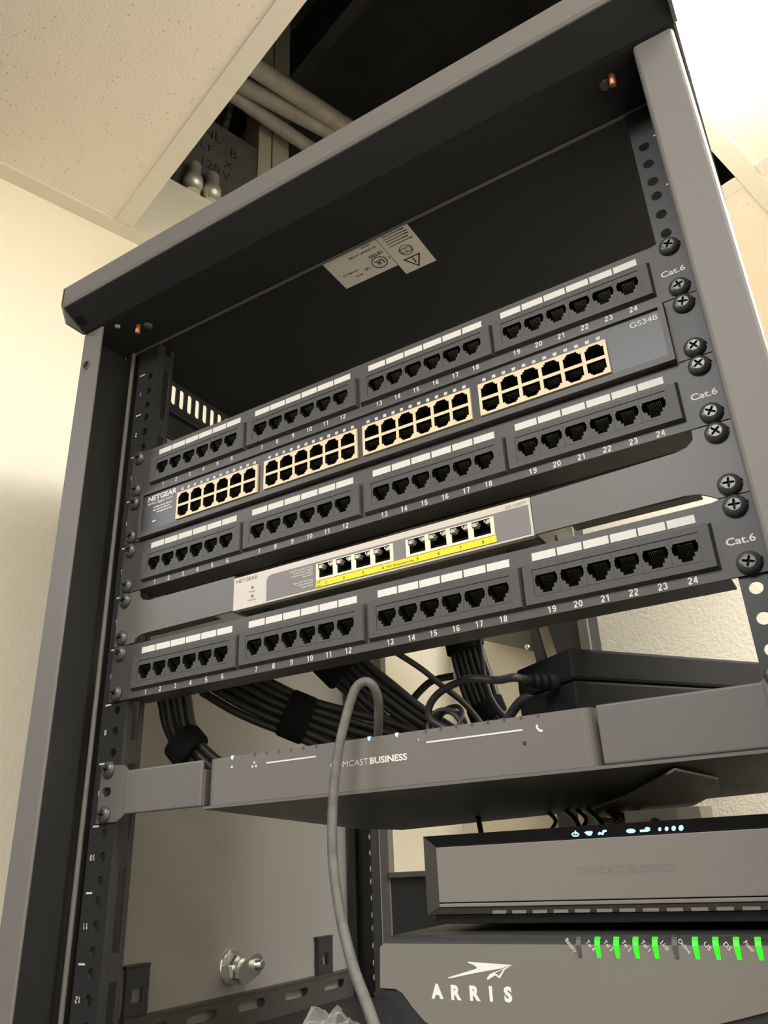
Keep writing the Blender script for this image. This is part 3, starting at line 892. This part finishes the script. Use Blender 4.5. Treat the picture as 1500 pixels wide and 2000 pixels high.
# ================================================================== SCREWS
def make_screw(label):
    t = thing('rack_screw', label, 'screw', (0, 0, 0), 'black rack screws')
    m_ = MB()
    n_ = 28
    m_.lathe((0, 0, 0), (0, -1, 0), [(6.3, 0), (6.3, 0.9), (5.9, 1.9), (5.0, 2.9), (3.9, 3.5), (3.4, 3.65)], M['screw'], n_, cap1=False)
    cr = [(.7, .7), (3.0, .55), (3.0, -.55), (.7, -.7), (.55, -3.0), (-.55, -3.0), (-.7, -.7), (-3.0, -.55), (-3.0, .55), (-.7, .7), (-.55, 3.0), (.55, 3.0)]
    cr = [(a, b) for a, b in cr]
    m_.plate(at_y(circle(0, 0, 3.4, n_), -3.65), [at_y(cr, -3.65)], (0, 1.6, 0), M['screw'], M['deep'], front_only=True)
    m_.flat(at_y([(-3.2, -3.2), (3.2, -3.2), (3.2, 3.2), (-3.2, 3.2)], -2.1), M['deep'])
    m_.build('screw_head', t)
    m_ = MB(); m_.lathe((0, 0, 0), (0, 1, 0), [(2.6, 0), (2.6, 9), (1.8, 11)], M['screw'], 14); m_.build('screw_shank', t)
    return t
spots = []
for side, sx in (('left', -1), ('right', 1)):
    for k, dev in ((2, 'topmost patch panel'), (3, '48 port switch'), (4, 'middle patch panel'), (5, 'small grey switch bracket'), (6, 'lowest patch panel')):
        for dz, w in ((6.35, 'upper'), (38.1, 'lower')):
            spots.append((sx * 232.6, -44.45 * k - dz, '%s black cross-head screw at the %s end of the %s' % (w, side, dev)))
    for dz, w in ((6.35, 'upper'), (38.1, 'lower')):
        spots.append((sx * 232.6, -355.6 - dz, '%s black cross-head screw at the %s end of the modem bracket' % (w, side)))
scr = None
for x, z_, la in spots:
    if scr is None:
        scr = make_screw(la); index_kids(); s_ = scr
    else:
        s_ = copy_tree(scr)
    s_['label'] = la
    s_.location = V(x, -1.9, z_)
    s_.rotation_euler = (0, random.uniform(0, 1.57), 0)

# ================================================================== MODEM IN ITS BRACKET (unit 9)
br = thing('modem_bracket', 'charcoal rack bracket with plain arms on both sides of the flat modem', 'bracket', (0, 0, -404))
zt, zb = -364.2, -394.8
for sx, xi, xo in ((-1, -137.5, -214), (1, 142.5, 226)):
    m_ = MB(); x0, x1 = sorted((xi, xo)); m_.box(x0, x1, -2, 1, zb, zt, M['brack'])
    x0, x1 = sorted((xi, xi + sx * 2.5)); m_.box(x0, x1, 0, 150, zb, zt - 6, M['brack'])
    m_.build('bracket_arm', br, bevel=1.2, seg=3)
    m_ = MB()
    xe = sx * 241.3; xt = xo - sx * 2
    out = [(xt, zt - .2), (xt + sx * 6, zt + 4.5), (xe, zt + 6.5), (xe, zb - 4.5), (xt + sx * 8, zb - 4.5), (xt + sx * 3, zb - 2), (xt, zb + .2)]
    m_.plate(at_y(out, -1.8), [at_y(circle(sx * 233.4, -355.6 - dz, 3.4, 16, 1.6), -1.8) for dz in (6.35, 22.22, 38.1)], (0, 1.8, 0), M['brack'])
    m_.build('bracket_ear', br, bevel=.4)
m_ = MB()
m_.add([(-136, -1, -394.82), (226, -1, -394.82), (219, 160, -403), (-100, 205, -408), (-133, 186, -405.5), (-136, -1, -396.6), (226, -1, -396.6), (219, 160, -404.2), (-100, 205, -409.2), (-133, 186, -406.7)],
       [(0, 1, 2, 3, 4), (9, 8, 7, 6, 5), (0, 5, 6, 1), (1, 6, 7, 2), (2, 7, 8, 3), (3, 8, 9, 4), (4, 9, 5, 0)], M['brack'])
m_.build('tray', br)
m_ = MB(); m_.box(143.5, 219, 22, 150, -367.2, -365.6, M['brack']); m_.build('side_shelf', br)
m_ = MB()
fl = [(134, 70, -405.6), (178, -6, -401), (186, 60, -402), (176, 120, -404.6), (150, 165, -409), (120, 190, -411), (78, 185, -411.2), (96, 120, -409)]
m_.add(fl + [(x, y, z_ + 1.2) for x, y, z_ in fl], [tuple(reversed(range(8))), tuple(range(8, 16))] + [(i, (i + 1) % 8, 8 + (i + 1) % 8, 8 + i) for i in range(8)], M['arris'])
m_.build('gusset_plate', br, label='lighter grey sheet under the right arm')
for (x0, y0), (x1, y1) in (((100, 172), (140, 150)), ((140, 96), (154, 92)), ((96, 100), (126, 60))):
    pass

md = thing('modem', 'slim charcoal modem with small blue lights and white lettering across its front', 'modem', (4, 0, -395))
m_ = MB()
r = 7
def rrect(x0, x1, y0, y1, r, n_=6):
    pts = []
    for cx, cy, a0 in ((x0 + r, y0 + r, math.pi), (x1 - r, y0 + r, 1.5 * math.pi)):
        for k in range(n_ + 1):
            a = a0 + k * math.pi / 2 / n_
            pts.append((cx + r * math.cos(a), cy + r * math.sin(a)))
    pts += [(x1, y1), (x0, y1)]
    return pts
m_.prism(rrect(-134.5, 140.5, 0, 176, r), 'z', -394.6, -364.4, M['modem']); m_.build('casing', md, bevel=.8)
m_ = MB()
for k in range(9):
    m_.box(-110 + 26 * k, -94 + 26 * k, 60, 62.5, -394.9, -394.5, M['gloss'])
m_.build('bottom_vents', md)
ic = MB()
yy = -.25
ic.box(-82, -41.4, yy, 0, -372.1, -371.2, M['white']); ic.box(39, 99.7, yy, 0, -372.3, -371.4, M['white'])
ic.flat(at_y([(-113.2, -371.9), (-111.6, -371.9), (-112.0, -373.3), (-110.6, -370.9), (-111.9, -370.9), (-111.4, -369.6)], yy), M['white'])
for dx, dz in ((0, 1.2), (-1.5, -1.2), (1.5, -1.2)):
    ic.box(-92.2 + dx - .6, -92.2 + dx + .6, yy, 0, -371.6 + dz - .7, -371.6 + dz + .7, M['white'])
ic.flat(at_y([(33.2, -369.0), (34.3, -369.4), (34.0, -370.6)], yy), M['white'])
ic.flat(at_y([(107.6, -370.6), (108.5, -369.8), (109.2, -371.0), (108.8, -371.6), (110.0, -372.9), (110.8, -372.7), (111.6, -373.7), (110.8, -374.3), (109.2, -373.9), (107.9, -372.2)], yy), M['white'])
text(ic, 'COMCAST', (-30.2, yy, -380.2), X, ZZ, 3.7, M['white'], width=28.2, align='l', bold=-.012)
text(ic, 'BUSINESS', (-.9, yy, -380.2), X, ZZ, 3.7, M['white'], width=26.3, align='l', bold=.03)
ic.build('screen_print', md)
m_ = MB(); m_.lathe((100, -.1, -379), (0, -1, 0), [(1.1, 0), (1.1, .15)], M['dark'], 14); m_.build('reset_hole', md)
for x in (-111.8, -.9, 19):
    m_ = MB(); m_.prism([(x - 1.0, -364.0), (x + 1.0, -364.0), (x + .9, -365.3), (x, -366.7), (x - .9, -365.3)], 'y', -.5, 1.2, M['bled']); m_.build('status_light', md, bevel=.2, label='lit blue status light')
for x in [-92 + 10.15 * k for k in range(6)] + [39 + 10.08 * k for k in range(8)]:
    m_ = MB(); m_.prism([(x - .75, -364.2), (x + .75, -364.2), (x + .75, -366.0), (x, -366.6), (x - .75, -366.0)], 'y', -.18, .8, M['arlow']); m_.build('status_light', md)

# ================================================================== GATEWAY
gw = thing('gateway', 'black framed gateway with warm grey front panel and a row of glowing icons', 'gateway', (126, 60, -465))
gx0, gx1, gy = 38.5, 216.5, -10
z1, z0 = -423.2, -463.6
fz1, fz0 = -428.8, -456.2
m_ = MB()
c = [(gx0, gy, z0 + 2), (gx1, gy, z0 + 2), (gx1, gy, z1), (gx0, gy, z1)]
i_ = [(gx0 + 6, gy + 3, fz0 - 2), (gx1 - 2, gy + 3, fz0 - 2), (gx1 - 2, gy + 3, fz1), (gx0 + 6, gy + 3, fz1)]
m_.add(c + i_, [(0, 1, 5, 4), (1, 2, 6, 5), (2, 3, 7, 6), (3, 0, 4, 7)], M['gloss'])
bk = [(p[0], 160, p[2]) for p in c]
m_.add(c + bk, [(0, 4, 5, 1), (1, 5, 6, 2), (2, 6, 7, 3), (3, 7, 4, 0), (4, 7, 6, 5)], M['gloss'])
m_.build('frame', gw)
m_ = MB(); m_.box(gx0 + 6.2, gx1 - 2.2, gy + 2.2, gy + 8, fz0, fz1 - .3, M['gface']); gf = m_.build('front_panel', gw, bevel=.4, label='warm grey front panel')
m_ = MB(); m_.box(gx0 + 6.2, gx1 - 2.2, gy + 2.2, gy + 8, fz0 - 2.2, fz0 - .5, M['gface']); m_.build('lower_bar', gw, bevel=.3)
m_ = MB(); text(m_, 'COMCAST BUSINESS', (146, gy + 2.1, -445.2), X, ZZ, 3.4, M['engr'], width=47, bold=0.0); m_.build('embossed_lettering', gf)
m_ = MB(); m_.box(gx0 + 3, gx1 - 3, gy + 3, 155, -466.3, z0 + 2, M['gloss']); m_.build('base', gw, bevel=.6)
m_ = MB()
for k in range(13):
    x = 80 + 10.9 * k
    if x < 212:
        m_.box(x - 3.7, x + 3.7, gy - .1, gy + 2.5, -461.6, -460.2, M['arris'])
m_.build('base_vents', gw)
# icons on the slanted top strip: strip runs (gy, z1) -> (gy+3, fz1)
sv = Vector((0, -3, z1 - fz1)).normalized(); nrm = Vector((0, -1, -.5)).normalized() * .2
def strip(x, t):
    p = Vector((x, gy + 3, fz1)) + (Vector((x, gy, z1)) - Vector((x, gy + 3, fz1))) * t
    return p + Vector((0, -.25, -.12))
def icon(pts2, x, name='icon_light'):
    m_ = MB(); o_ = strip(x, .36)
    m_.plate([o_ + Vector((1, 0, 0)) * a + sv * b for a, b in pts2], [], (0, .2, .1), M['icy']); m_.build(name, gw, label='glowing pale blue icon')
ell = lambda rx, rz, n_=14: [(rx * math.cos(2 * math.pi * k / n_), rz * math.sin(2 * math.pi * k / n_)) for k in range(n_)]
m_ = MB(); o_ = strip(124.6, .36)
E3 = lambda pts: [o_ + Vector((1, 0, 0)) * a + sv * b for a, b in pts]
m_.plate(E3(ell(2.0, 1.2)), [E3(ell(1.3, .65))], (0, .2, .1), M['icy']); m_.plate(E3([(-.3, 0), (.5, 0), (.9, 1.9), (.2, 1.9)]), [], (0, .2, .1), M['icy']); m_.build('icon_light', gw, label='glowing pale blue icon')
icon([(-2.2, .7), (-1.2, 1.2), (1.4, 1.2), (2.2, .7), (.9, -1.0), (-.7, -1.0)], 131.6)
icon([(-2.4, -.3), (-1.5, .6), (-.4, .0), (.6, 1.3), (2.3, 1.3), (2.4, .5), (1.0, .2), (.2, -1.2), (-1.2, -.7), (-2.2, -1.1)], 138.4)
icon(ell(2.3, 1.1), 152.5)
icon([(-2.6, -.8), (-2.6, .2), (-.1, .3), (.4, 1.3), (1.8, 1.5), (2.6, .7), (2.2, -.4), (.6, -.9), (-.6, -.8)], 159.4)
for x, k in ((166.3, .8), (169.5, .92), (172.8, 1.06), (176.2, 1.2)):
    icon([(a * k, b * k + a * k * .3) for a, b in ell(1.0, 1.1)], x)

# ================================================================== LOWEST MODEM
ar = thing('modem', 'broad grey telephone modem at the bottom right with green lights and white logo', 'modem', (118, 50, -556))
ax0, ax1, ay = 19.5, 216, -30
m_ = MB()
pr_ = [(ay + 1.5, -556), (ay + 1.5, -478), (ay + 3.2, -473.5), (ay + 6, -471.4), (ay + 12, -470.6), (ay + 190, -468.4), (ay + 190, -556)]
m_.prism(pr_, 'x', ax0 + 1.5, ax1, M['rail']); body = m_.build('body', ar, bevel=1.5)
m_ = MB(); m_.add([(ax0 + 7, ay + 9, -470.7), (ax1 - 2, ay + 9, -470.7), (ax1 - 2, ay + 186, -468.2), (ax0 + 30, ay + 186, -468.2), (ax0 + 7, ay + 9, -470.2), (ax1 - 2, ay + 9, -470.2), (ax1 - 2, ay + 186, -467.9), (ax0 + 30, ay + 186, -467.9)],
                  [(3, 2, 1, 0), (4, 5, 6, 7), (0, 1, 5, 4), (1, 2, 6, 5), (2, 3, 7, 6), (3, 0, 4, 7)], M['artop']); m_.build('mesh_top', ar)
m_ = MB()
out = [(ax0, -493.2), (ax0 + 9, -493.3), (ax0 + 13, -495), (ax0 + 18, -500.5), (ax0 + 25, -506.6), (ax0 + 36, -511), (ax0 + 60, -513), (130, -511), (165, -505.5), (190, -499.3), (ax1, -492.5)]
crv = []
for u, w in out:
    crv.append((u, w))
front = crv + [(ax1, -473.4), (ax0 + 3.2, -473.4), (ax0 + .8, -475)]
m_.plate(at_y(front, ay), [], (0, 3, 0), M['arris'])
m_.add([(ax0 + 3.2, ay, -473.4), (ax1, ay, -473.4), (ax1, ay + 1.6, -471.2), (ax0 + 3.6, ay + 1.6, -471.2), (ax1, ay + 5, -470.2), (ax0 + 4.5, ay + 5, -470.2)], [(0, 1, 2, 3), (3, 2, 4, 5)], M['rail'], True)
fp = m_.build('front_cover', ar, label='lighter grey front cover')
lg = MB()
yy = ay - .15
text(lg, 'A', (52.3, yy, -496.4), X, ZZ, 5.6, M['white'], bold=.055)
for s, x in (('R', 62.6), ('R', 72.6), ('I', 80.9), ('S', 89.6)):
    text(lg, s, (x, yy, -496.6), X, ZZ, 5.6, M['white'], bold=.055)
def lp(a, b):            # logo drawing units -> front of the modem
    return (59.0 + (a - 425) * (34.0 / 920), yy, -488.0 + (375 - b) * (7.0 / 235))
main = [(425, 372), (860, 210), (835, 195), (720, 150), (725, 140), (1345, 168), (1140, 235), (1000, 258), (470, 376)]
lg.plate([lp(*p_) for p_ in [(425, 375), (420, 365), (835, 235), (850, 215), (835, 198), (795, 175), (718, 150), (730, 138), (1348, 170), (1180, 225), (1040, 250), (860, 285), (560, 352), (450, 378)]], [], (0, .1, 0), M['white'])
lg.plate([lp(*p_) for p_ in [(1345, 172), (1240, 240), (1160, 360), (1100, 318), (1040, 355), (985, 388), (985, 350), (1030, 300)]], [[lp(*p_) for p_ in [(1225, 228), (1100, 290), (1150, 325)]]], (0, .1, 0), M['white'])
for s, x in (('Battery', 122.8), ('Tel 4', 131.9), ('Tel 3', 140.0), ('Tel 2', 148.2), ('Tel 1', 156.6), ('Link', 164.9), ('Online', 173.0), ('US', 182.4), ('DS', 190.4), ('Power', 198.9)):
    L = {7: 6.3, 5: 4.6, 4: 4.0, 6: 6.2, 2: 3.2}[len(s)]
    text(lg, s, (x - .4, ay - .25, -474.2), (.62, 0, -.78), (.78, 0, .62), 1.8, M['white'], width=L, bold=.0)
lg.build('screen_print', fp)
for k, x in enumerate((126.5, 135.2, 143.8, 152.4, 160.8, 169.2, 177.7, 186.0, 194.2, 202.6)):
    on = k not in (0, 5)
    m_ = MB()
    w = 1.15
    prof = [(ay - .35, -478.4), (ay - .35, -473.6), (ay + .6, -471.6), (ay + 1.9, -470.4)]
    vs = []
    for (yy_, zz_), ww in zip(prof, (.85, w, w, w)):
        sh = -(zz_ + 474) * .0
        vs += [(x - ww + (0.25 if zz_ < -477 else 0), yy_, zz_), (x + ww + (0.1 if zz_ < -477 else 0), yy_, zz_)]
    vs2 = [(a, b + .9, c_ - .5) for a, b, c_ in vs]
    fs = [(2 * i, 2 * i + 1, 2 * i + 3, 2 * i + 2) for i in range(3)]
    m_.add(vs + vs2, fs + [tuple(i + 8 for i in reversed(f)) for f in fs] + [(0, 8, 9, 1)] + [(2 * i, 2 * i + 2, 2 * i + 10, 2 * i + 8) for i in range(3)] + [(2 * i + 1, 2 * i + 9, 2 * i + 11, 2 * i + 3) for i in range(3)], M['gled'] if on else M['arlow'])
    m_.build('status_light', ar, label='lit green status light' if on else 'unlit status light')

# ================================================================== POWER ADAPTER AND LOOSE CABLES
u = Vector((.5768, .8169, 0)); w = Vector((-.8169, .5768, 0))
pb = thing('power_adapter', 'black brick power adapter lying on the modem bracket', 'power adapter', (160, 70, -364.2))
m_ = MB()
o_ = Vector((129, 12, -364.2))
def bx(mb_, s0, s1, t0, t1, z0_, z1_, m):
    vs = [o_ + u * s + w * t + Vector((0, 0, z_)) for z_ in (z0_, z1_) for t in (t0, t1) for s in (s0, s1)]
    mb_.add(vs, [(0, 2, 3, 1), (4, 5, 7, 6), (0, 1, 5, 4), (2, 6, 7, 3), (0, 4, 6, 2), (1, 3, 7, 5)], m)
bx(m_, 0, 156, 0, 58, 0, 17.6, M['brick']); m_.build('lower_shell', pb, bevel=1.6)
m_ = MB(); bx(m_, 0, 156, 0, 58, 18.2, 36.5, M['brick']); m_.build('upper_shell', pb, bevel=2)
m_ = MB(); q_ = o_ + w * 17 + Vector((0, 0, 20)); m_.lathe(q_, -u, [(5.2, 0), (5.2, 5), (3.6, 5.2), (3.6, 7), (4.8, 7.2), (4.8, 10), (3.4, 10.2), (3.4, 12), (4.3, 12.2), (4.2, 15), (3.0, 15.2), (3.0, 17), (3.6, 17.2), (3.4, 20), (2.3, 21)], M['brick'], 16); m_.build('strain_relief', pb)
ce = q_ - u * 20

def cable(name, pts, r, m, label, cat='cable', group=None, **k):
    mb_ = MB(); mb_.tube(pts, r, m, k.get('n', 10), k.get('samples', 6))
    return tag(mb_.build(name), label, cat, group)

cable('power_lead', [tuple(ce), tuple(ce - u * 8 + Vector((0, 0, 1.5))), (76, 28, -336), (58, 33, -331.5), (44, 40, -330.5), (28, 44, -334), (18.5, 46, -341), (17, 48, -349), (24, 50, -355), (34, 52, -361)], 2.5, M['cable'], 'thick black cord arching left from the power adapter plug')
cable('power_lead', [(102, 44, -349), (92, 42, -346), (84, 44, -347.5), (76, 48, -352), (69, 52, -358), (66, 56, -363.5)], 3.1, M['cable'], 'thicker short black cord dropping below the power adapter plug')
cable('network_cable', [(-6, 34, -300), (2, 40, -306), (13, 50, -316), (21, 60, -326), (31, 70, -337), (40, 74, -350), (46, 74, -362)], 2.1, M['cable'], 'black cable slanting down from beneath the lowest panel to the modem')
cable('network_cable', [(52, 60, -290), (52, 62, -312), (53, 64, -331), (58, 66, -345), (66, 70, -356), (72, 72, -363)], 1.7, M['cable'], 'thin black cable hanging straight then curving right beside the upright bundle')
cable('network_cable', [(-92, 140, -352), (-86, 146, -338), (-72, 150, -325), (-56, 150, -316), (-45, 150, -307), (-32, 150, -300), (-12, 150, -299)], 3.0, M['cable'], 'black cable rising in an arc behind the looped grey cable')
cable('network_cable', [(78, 60, -362), (72, 60, -356.5), (64, 60, -355), (56, 60, -358.5), (52, 60, -364)], 2.0, M['gcable'], 'short grey cable loop peeping over the modem top')
# the coil under the arching cord
pts = []
for k in range(40):
    a = k * .62
    pts.append((25 + 11 * math.cos(a) + k * .1, 54 + 6 * math.sin(a * 1.3), -354 + 9.5 * math.sin(a) + .1 * k * math.sin(a * .4)))
cable('coiled_cord', pts, 1.6, M['cable'], 'tight coil of thin black cord behind the modem', n=8, samples=4)
# big grey cable in front
gpts = [(-11, 26, -372), (-8, 22, -362), (-1, 12, -352), (4.2, 4, -342), (5.0, -2.5, -334.3), (1.0, -6, -331.3), (-4.6, -9, -336), (-8.8, -13, -352), (-12, -17, -371), (-13.7, -20, -391), (-14.1, -22, -411), (-11.9, -25, -433), (-6.9, -28, -453), (-1.2, -31, -468), (8.1, -36, -485), (19, -42, -498.5), (32, -50, -514), (46, -56, -532)]
cable('network_cable', gpts, 2.95, M['gcable'], 'thick scuffed grey cable looping out in front of the modem and hanging down', n=16, samples=8)

# ---- bundles
def bundle(spine, offs, r, name_lab, group, spread=1.0, dirs=((1, 0, 0), (0, 0, 1))):
    for k, (oa, ob) in enumerate(offs):
        pts = []
        for i, p_ in enumerate(spine):
            s = spread if not isinstance(spread, (list, tuple)) else spread[i]
            jx = random.uniform(-.5, .5)
            pts.append((p_[0] + dirs[0][0] * oa * s + dirs[1][0] * ob * s + jx, p_[1] + dirs[0][1] * oa * s + dirs[1][1] * ob * s, p_[2] + dirs[0][2] * oa * s + dirs[1][2] * ob * s + jx * .5))
        cable('network_cable', pts, r, M['cable'], name_lab(k), 'cable', group, n=10, samples=5)
ordn = ['first', 'second', 'third', 'fourth', 'fifth', 'sixth', 'seventh', 'eighth', 'ninth', 'tenth']
bundle([(-224, 40, -285), (-224, 50, -305), (-222, 54, -322), (-215, 58, -339), (-203, 64, -354), (-190, 72, -366)],
       [(-13, 0), (-6, -3), (1, 3), (8, -2), (15, 3), (-3, 8)], 3.7, lambda k: 'black cable, %s from the left in the bundle beside the left rail' % ordn[k], 'cables strapped beside the left rail', [1, 1, .95, .8, .85, 1.0])
bundle([(-190, 56, -283), (-164, 64, -301), (-142, 76, -315), (-120, 92, -327), (-98, 112, -338), (-74, 134, -350), (-50, 150, -362)],
       [(0, 17), (1, 10.5), (-1, 4), (1, -3), (0, -10), (6, 7), (7, 0), (6, -7), (0, -16.5)], 3.3, lambda k: 'black cable, %s in the wide slanting bundle left of centre' % ordn[k], 'cables in the wide slanting bundle', [1, .95, .85, .8, .95, 1.1, 1.15], dirs=((0, 1, 0), (.45, 0, 1)))
bundle([(-112, 104, -262), (-97, 112, -281), (-82, 120, -299), (-66, 130, -316), (-48, 144, -333), (-30, 158, -348), (-16, 166, -362)],
       [(0, 16), (1, 9.5), (-1, 3), (1, -3.5), (0, -10), (6, 6), (6, -2), (1, -16)], 3.2, lambda k: 'black cable, %s in the slanting bundle behind the looped grey cable' % ordn[k], 'cables in the central slanting bundle', [1, 1, .95, .95, .85, .8, .8], dirs=((0, 1, 0), (.6, 0, .8)))
bundle([(-50, 250, -225), (-47, 250, -246), (-43, 250, -268), (-37, 250, -292), (-30, 250, -314), (-20, 250, -336), (-8, 250, -356)],
       [(-15, 0), (-9, 2), (-3, -2), (3, 2), (9, -2), (15, 1)], 3.2, lambda k: 'black cable, %s from the left in the upright bundle right of centre' % ordn[k], 'cables in the upright bundle', [.9, .95, 1, 1, .9, .95, 1.1])
def strap(c, d, rx, rz, up, wdt, label):
    d = Vector(d).normalized(); up = Vector(up); up = (up - d * up.dot(d)).normalized(); sd = d.cross(up); c = Vector(c)
    vs = []; nn = 20
    for t in (-1, -.8, .8, 1):
        for k in range(nn):
            a = 2 * math.pi * k / nn
            q = 1.0 if abs(t) < .9 else .93
            vs.append(c + d * (t * wdt / 2) + up * math.cos(a) * rz * q + sd * math.sin(a) * rx * q)
    mb_ = MB()
    fs = [(i * nn + k, i * nn + (k + 1) % nn, (i + 1) * nn + (k + 1) % nn, (i + 1) * nn + k) for i in range(3) for k in range(nn)]
    mb_.add(vs, fs, M['strap'], True)
    mb_.add(vs[:nn], [tuple(reversed(range(nn)))], M['strap']); mb_.add(vs[-nn:], [tuple(range(nn))], M['strap'])
    tag(mb_.build('cable_strap'), label, 'cable strap', 'black cable straps')
strap((-214, 58, -341), (12, 6, -15), 13, 18, (1, 0, .5), 19, 'black fabric strap round the cable bundle beside the left rail')
strap((-124, 88, -325), (22, 18, -12), 12, 19.5, (0, 0, 1), 22, 'black fabric strap round the wide slanting cable bundle left of centre')
strap((-99, 110, -279), (15, 8, -18), 12, 22, (1, 0, 1), 26, 'upper black fabric strap on the slanting bundle behind the grey cable')
strap((-34, 155, -345), (17, 13, -15), 11, 16, (1, 0, 1), 22, 'lower black fabric strap on the slanting bundle behind the grey cable')
strap((-47.5, 250, -246), (3, 0, -20), 20, 7, (0, 1, 0), 14, 'upper black fabric strap on the upright cable bundle')
strap((-31, 250, -311), (7, 0, -22), 19, 7, (0, 1, 0), 16, 'lower black fabric strap on the upright cable bundle')

# cables squeezed between modem tray and gateway
cable('network_cable', [(-2, 150, -406), (4, 140, -418), (14, 120, -428), (28, 90, -436), (46, 168, -438)], 2.0, M['cable'], 'black cable curving down at the left of the black framed gateway')
for k, (x, la) in enumerate(((58, 'first'), (72, 'second'), (80, 'third'), (88, 'fourth'))):
    cable('network_cable', [(x - 14, 170, -404), (x, 150, -413), (x + 6 + 7 * (k % 2), 120, -420.8)], 1.5 + .4 * (k % 2), M['cable'], '%s thin black cable from the left in the gap above the gateway' % la, 'cable', 'cables above the gateway')
cable('network_cable', [(84, 165, -415), (100, 140, -417), (116, 118, -420)], 3.0, M['yjack'], 'yellow cable end in the gap above the gateway')
cable('network_cable', [(94, 172, -411), (108, 145, -415), (124, 112, -420)], 3.2, M['cable'], 'black cable right of the yellow cable above the gateway')
cable('network_cable', [(106, 176, -411), (122, 145, -414), (138, 106, -420)], 2.6, M['cable'], 'black cable left of the dark red cable above the gateway')
cable('network_cable', [(96, 152, -409), (104, 135, -413), (113, 112, -419)], 2.3, M['red'], 'dark red cable in the gap above the gateway')
wa = MB()
wa.prism([(118, 110), (150, 110), (163, 114), (168, 126), (163, 150), (118, 150)], 'z', -422.8, -412, M['bwht'])
tag(wa.build('white_adapter', bevel=3, seg=3), 'white plastic plug adapter with rounded corner lying on the gateway', 'adapter')

# ================================================================== WALL BRACKET BEHIND THE CABINET
wb = thing('wall_bracket', 'dark steel wall bracket standing behind the open back of the cabinet', 'bracket', W(556, -200, -566))
m_ = MB()
p3 = [W(560, -258, 20), W(560, -207, 20), W(560, -207, -566), W(560, -240, -566), W(560, -240, -240), W(560, -248, -184), W(560, -258, -141), W(560, -260, -100)]
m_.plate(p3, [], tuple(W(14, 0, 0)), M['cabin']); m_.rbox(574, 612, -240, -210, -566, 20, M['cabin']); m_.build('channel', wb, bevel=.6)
m_ = MB(); m_.rbox(556, 560, -206.5, -192, -566, 20, M['arris']); m_.build('channel_lip', wb, label='lighter front lip of the channel')
m_ = MB()
p4 = [W(562, -302, 20), W(562, -286, 20), W(562, -283, -110), W(562, -279, -139), W(562, -269, -190), W(562, -256, -250), W(562, -256, -420), W(562, -284, -420), W(562, -284, -200), W(562, -290, -160)]
m_.plate(p4, [], tuple(W(6, 0, 0)), M['rail']); m_.build('strut', wb)
m_ = MB()
p5 = [W(570, -404, 20), W(570, -284, 20), W(570, -286, -190), W(570, -288, -174), W(570, -296, -166), W(570, -404, -122)]
m_.plate(p5, [], tuple(W(4, 0, 0)), M['ugrey']); m_.build('gusset', wb, bevel=.6)
m_ = MB(); m_.lathe(W(562, -299, -160), (-EA[0], -EA[1], 0), [(4, 0), (3, 2), (1, 2.6)], M['chrome'], 14); m_.build('rivet', wb)

# ================================================================== CLEAR BAG
rng = random.Random(11)
bgm = bmesh.new()
bmesh.ops.create_icosphere(bgm, subdivisions=4, radius=1.0)
for v in bgm.verts:
    n_ = v.co.normalized()
    f_ = 0.86 + rng.uniform(-.10, .10) + .10 * math.sin(7 * n_.x + 2 * n_.z) * math.sin(6 * n_.y)
    v.co = Vector((n_.x * 33, n_.y * 22, n_.z * 23)) * f_
    for px_, h_, wd in ((-13, 9, 40), (4, 6, 25), (22, 3, 60)):
        if v.co.z > 0:
            v.co.z += h_ * math.exp(-((v.co.x - px_) ** 2 + v.co.y ** 2) / wd)
mb_ = MB()
bgm.verts.index_update()
mb_.add([(-62 + v.co.x, 44 + v.co.y, -540 + max(v.co.z, -15.8)) for v in bgm.verts], [tuple(q.index for q in f.verts) for f in bgm.faces], M['bag'])
bgm.free()
tag(mb_.build('plastic_bag'), 'crumpled clear plastic bag on the cabinet floor at the bottom edge', 'plastic bag')

# ---- pipes above the ceiling gap
def ray_at(u_, v_, z_):
    R = ((0.850898, 0.5236, -0.042608), (-0.250838, 0.33369, -0.908698), (-0.461576, 0.783897, 0.415275))
    d = [sum(R[i][k] * c_ for i, c_ in enumerate(((u_ - 750) / 1519.86, (v_ - 1000) / 1519.86, 1.0))) for k in range(3)]
    t = (z_ + 437.88) / d[2]
    return (263.62 + d[0] * t, -418.37 + d[1] * t, z_)
PIPE_ENDS = []
for (a, b, r), la in zip(PIPES, ('uppermost', 'middle', 'lowest')):
    p0, p1 = Vector(ray_at(*a, 820)), Vector(ray_at(*b, 820))
    d = (p1 - p0).normalized()
    m_ = MB(); m_.tube([p0 - d * 350, p1 + d * 500], r, M['pipe'], 16, 1)
    tag(m_.build('conduit_pipe'), '%s of the three pale conduit pipes above the missing ceiling tile' % la, 'pipe', 'conduit pipes above the ceiling')
    PIPE_ENDS.append((p0 - d * 350, p1 + d * 500))
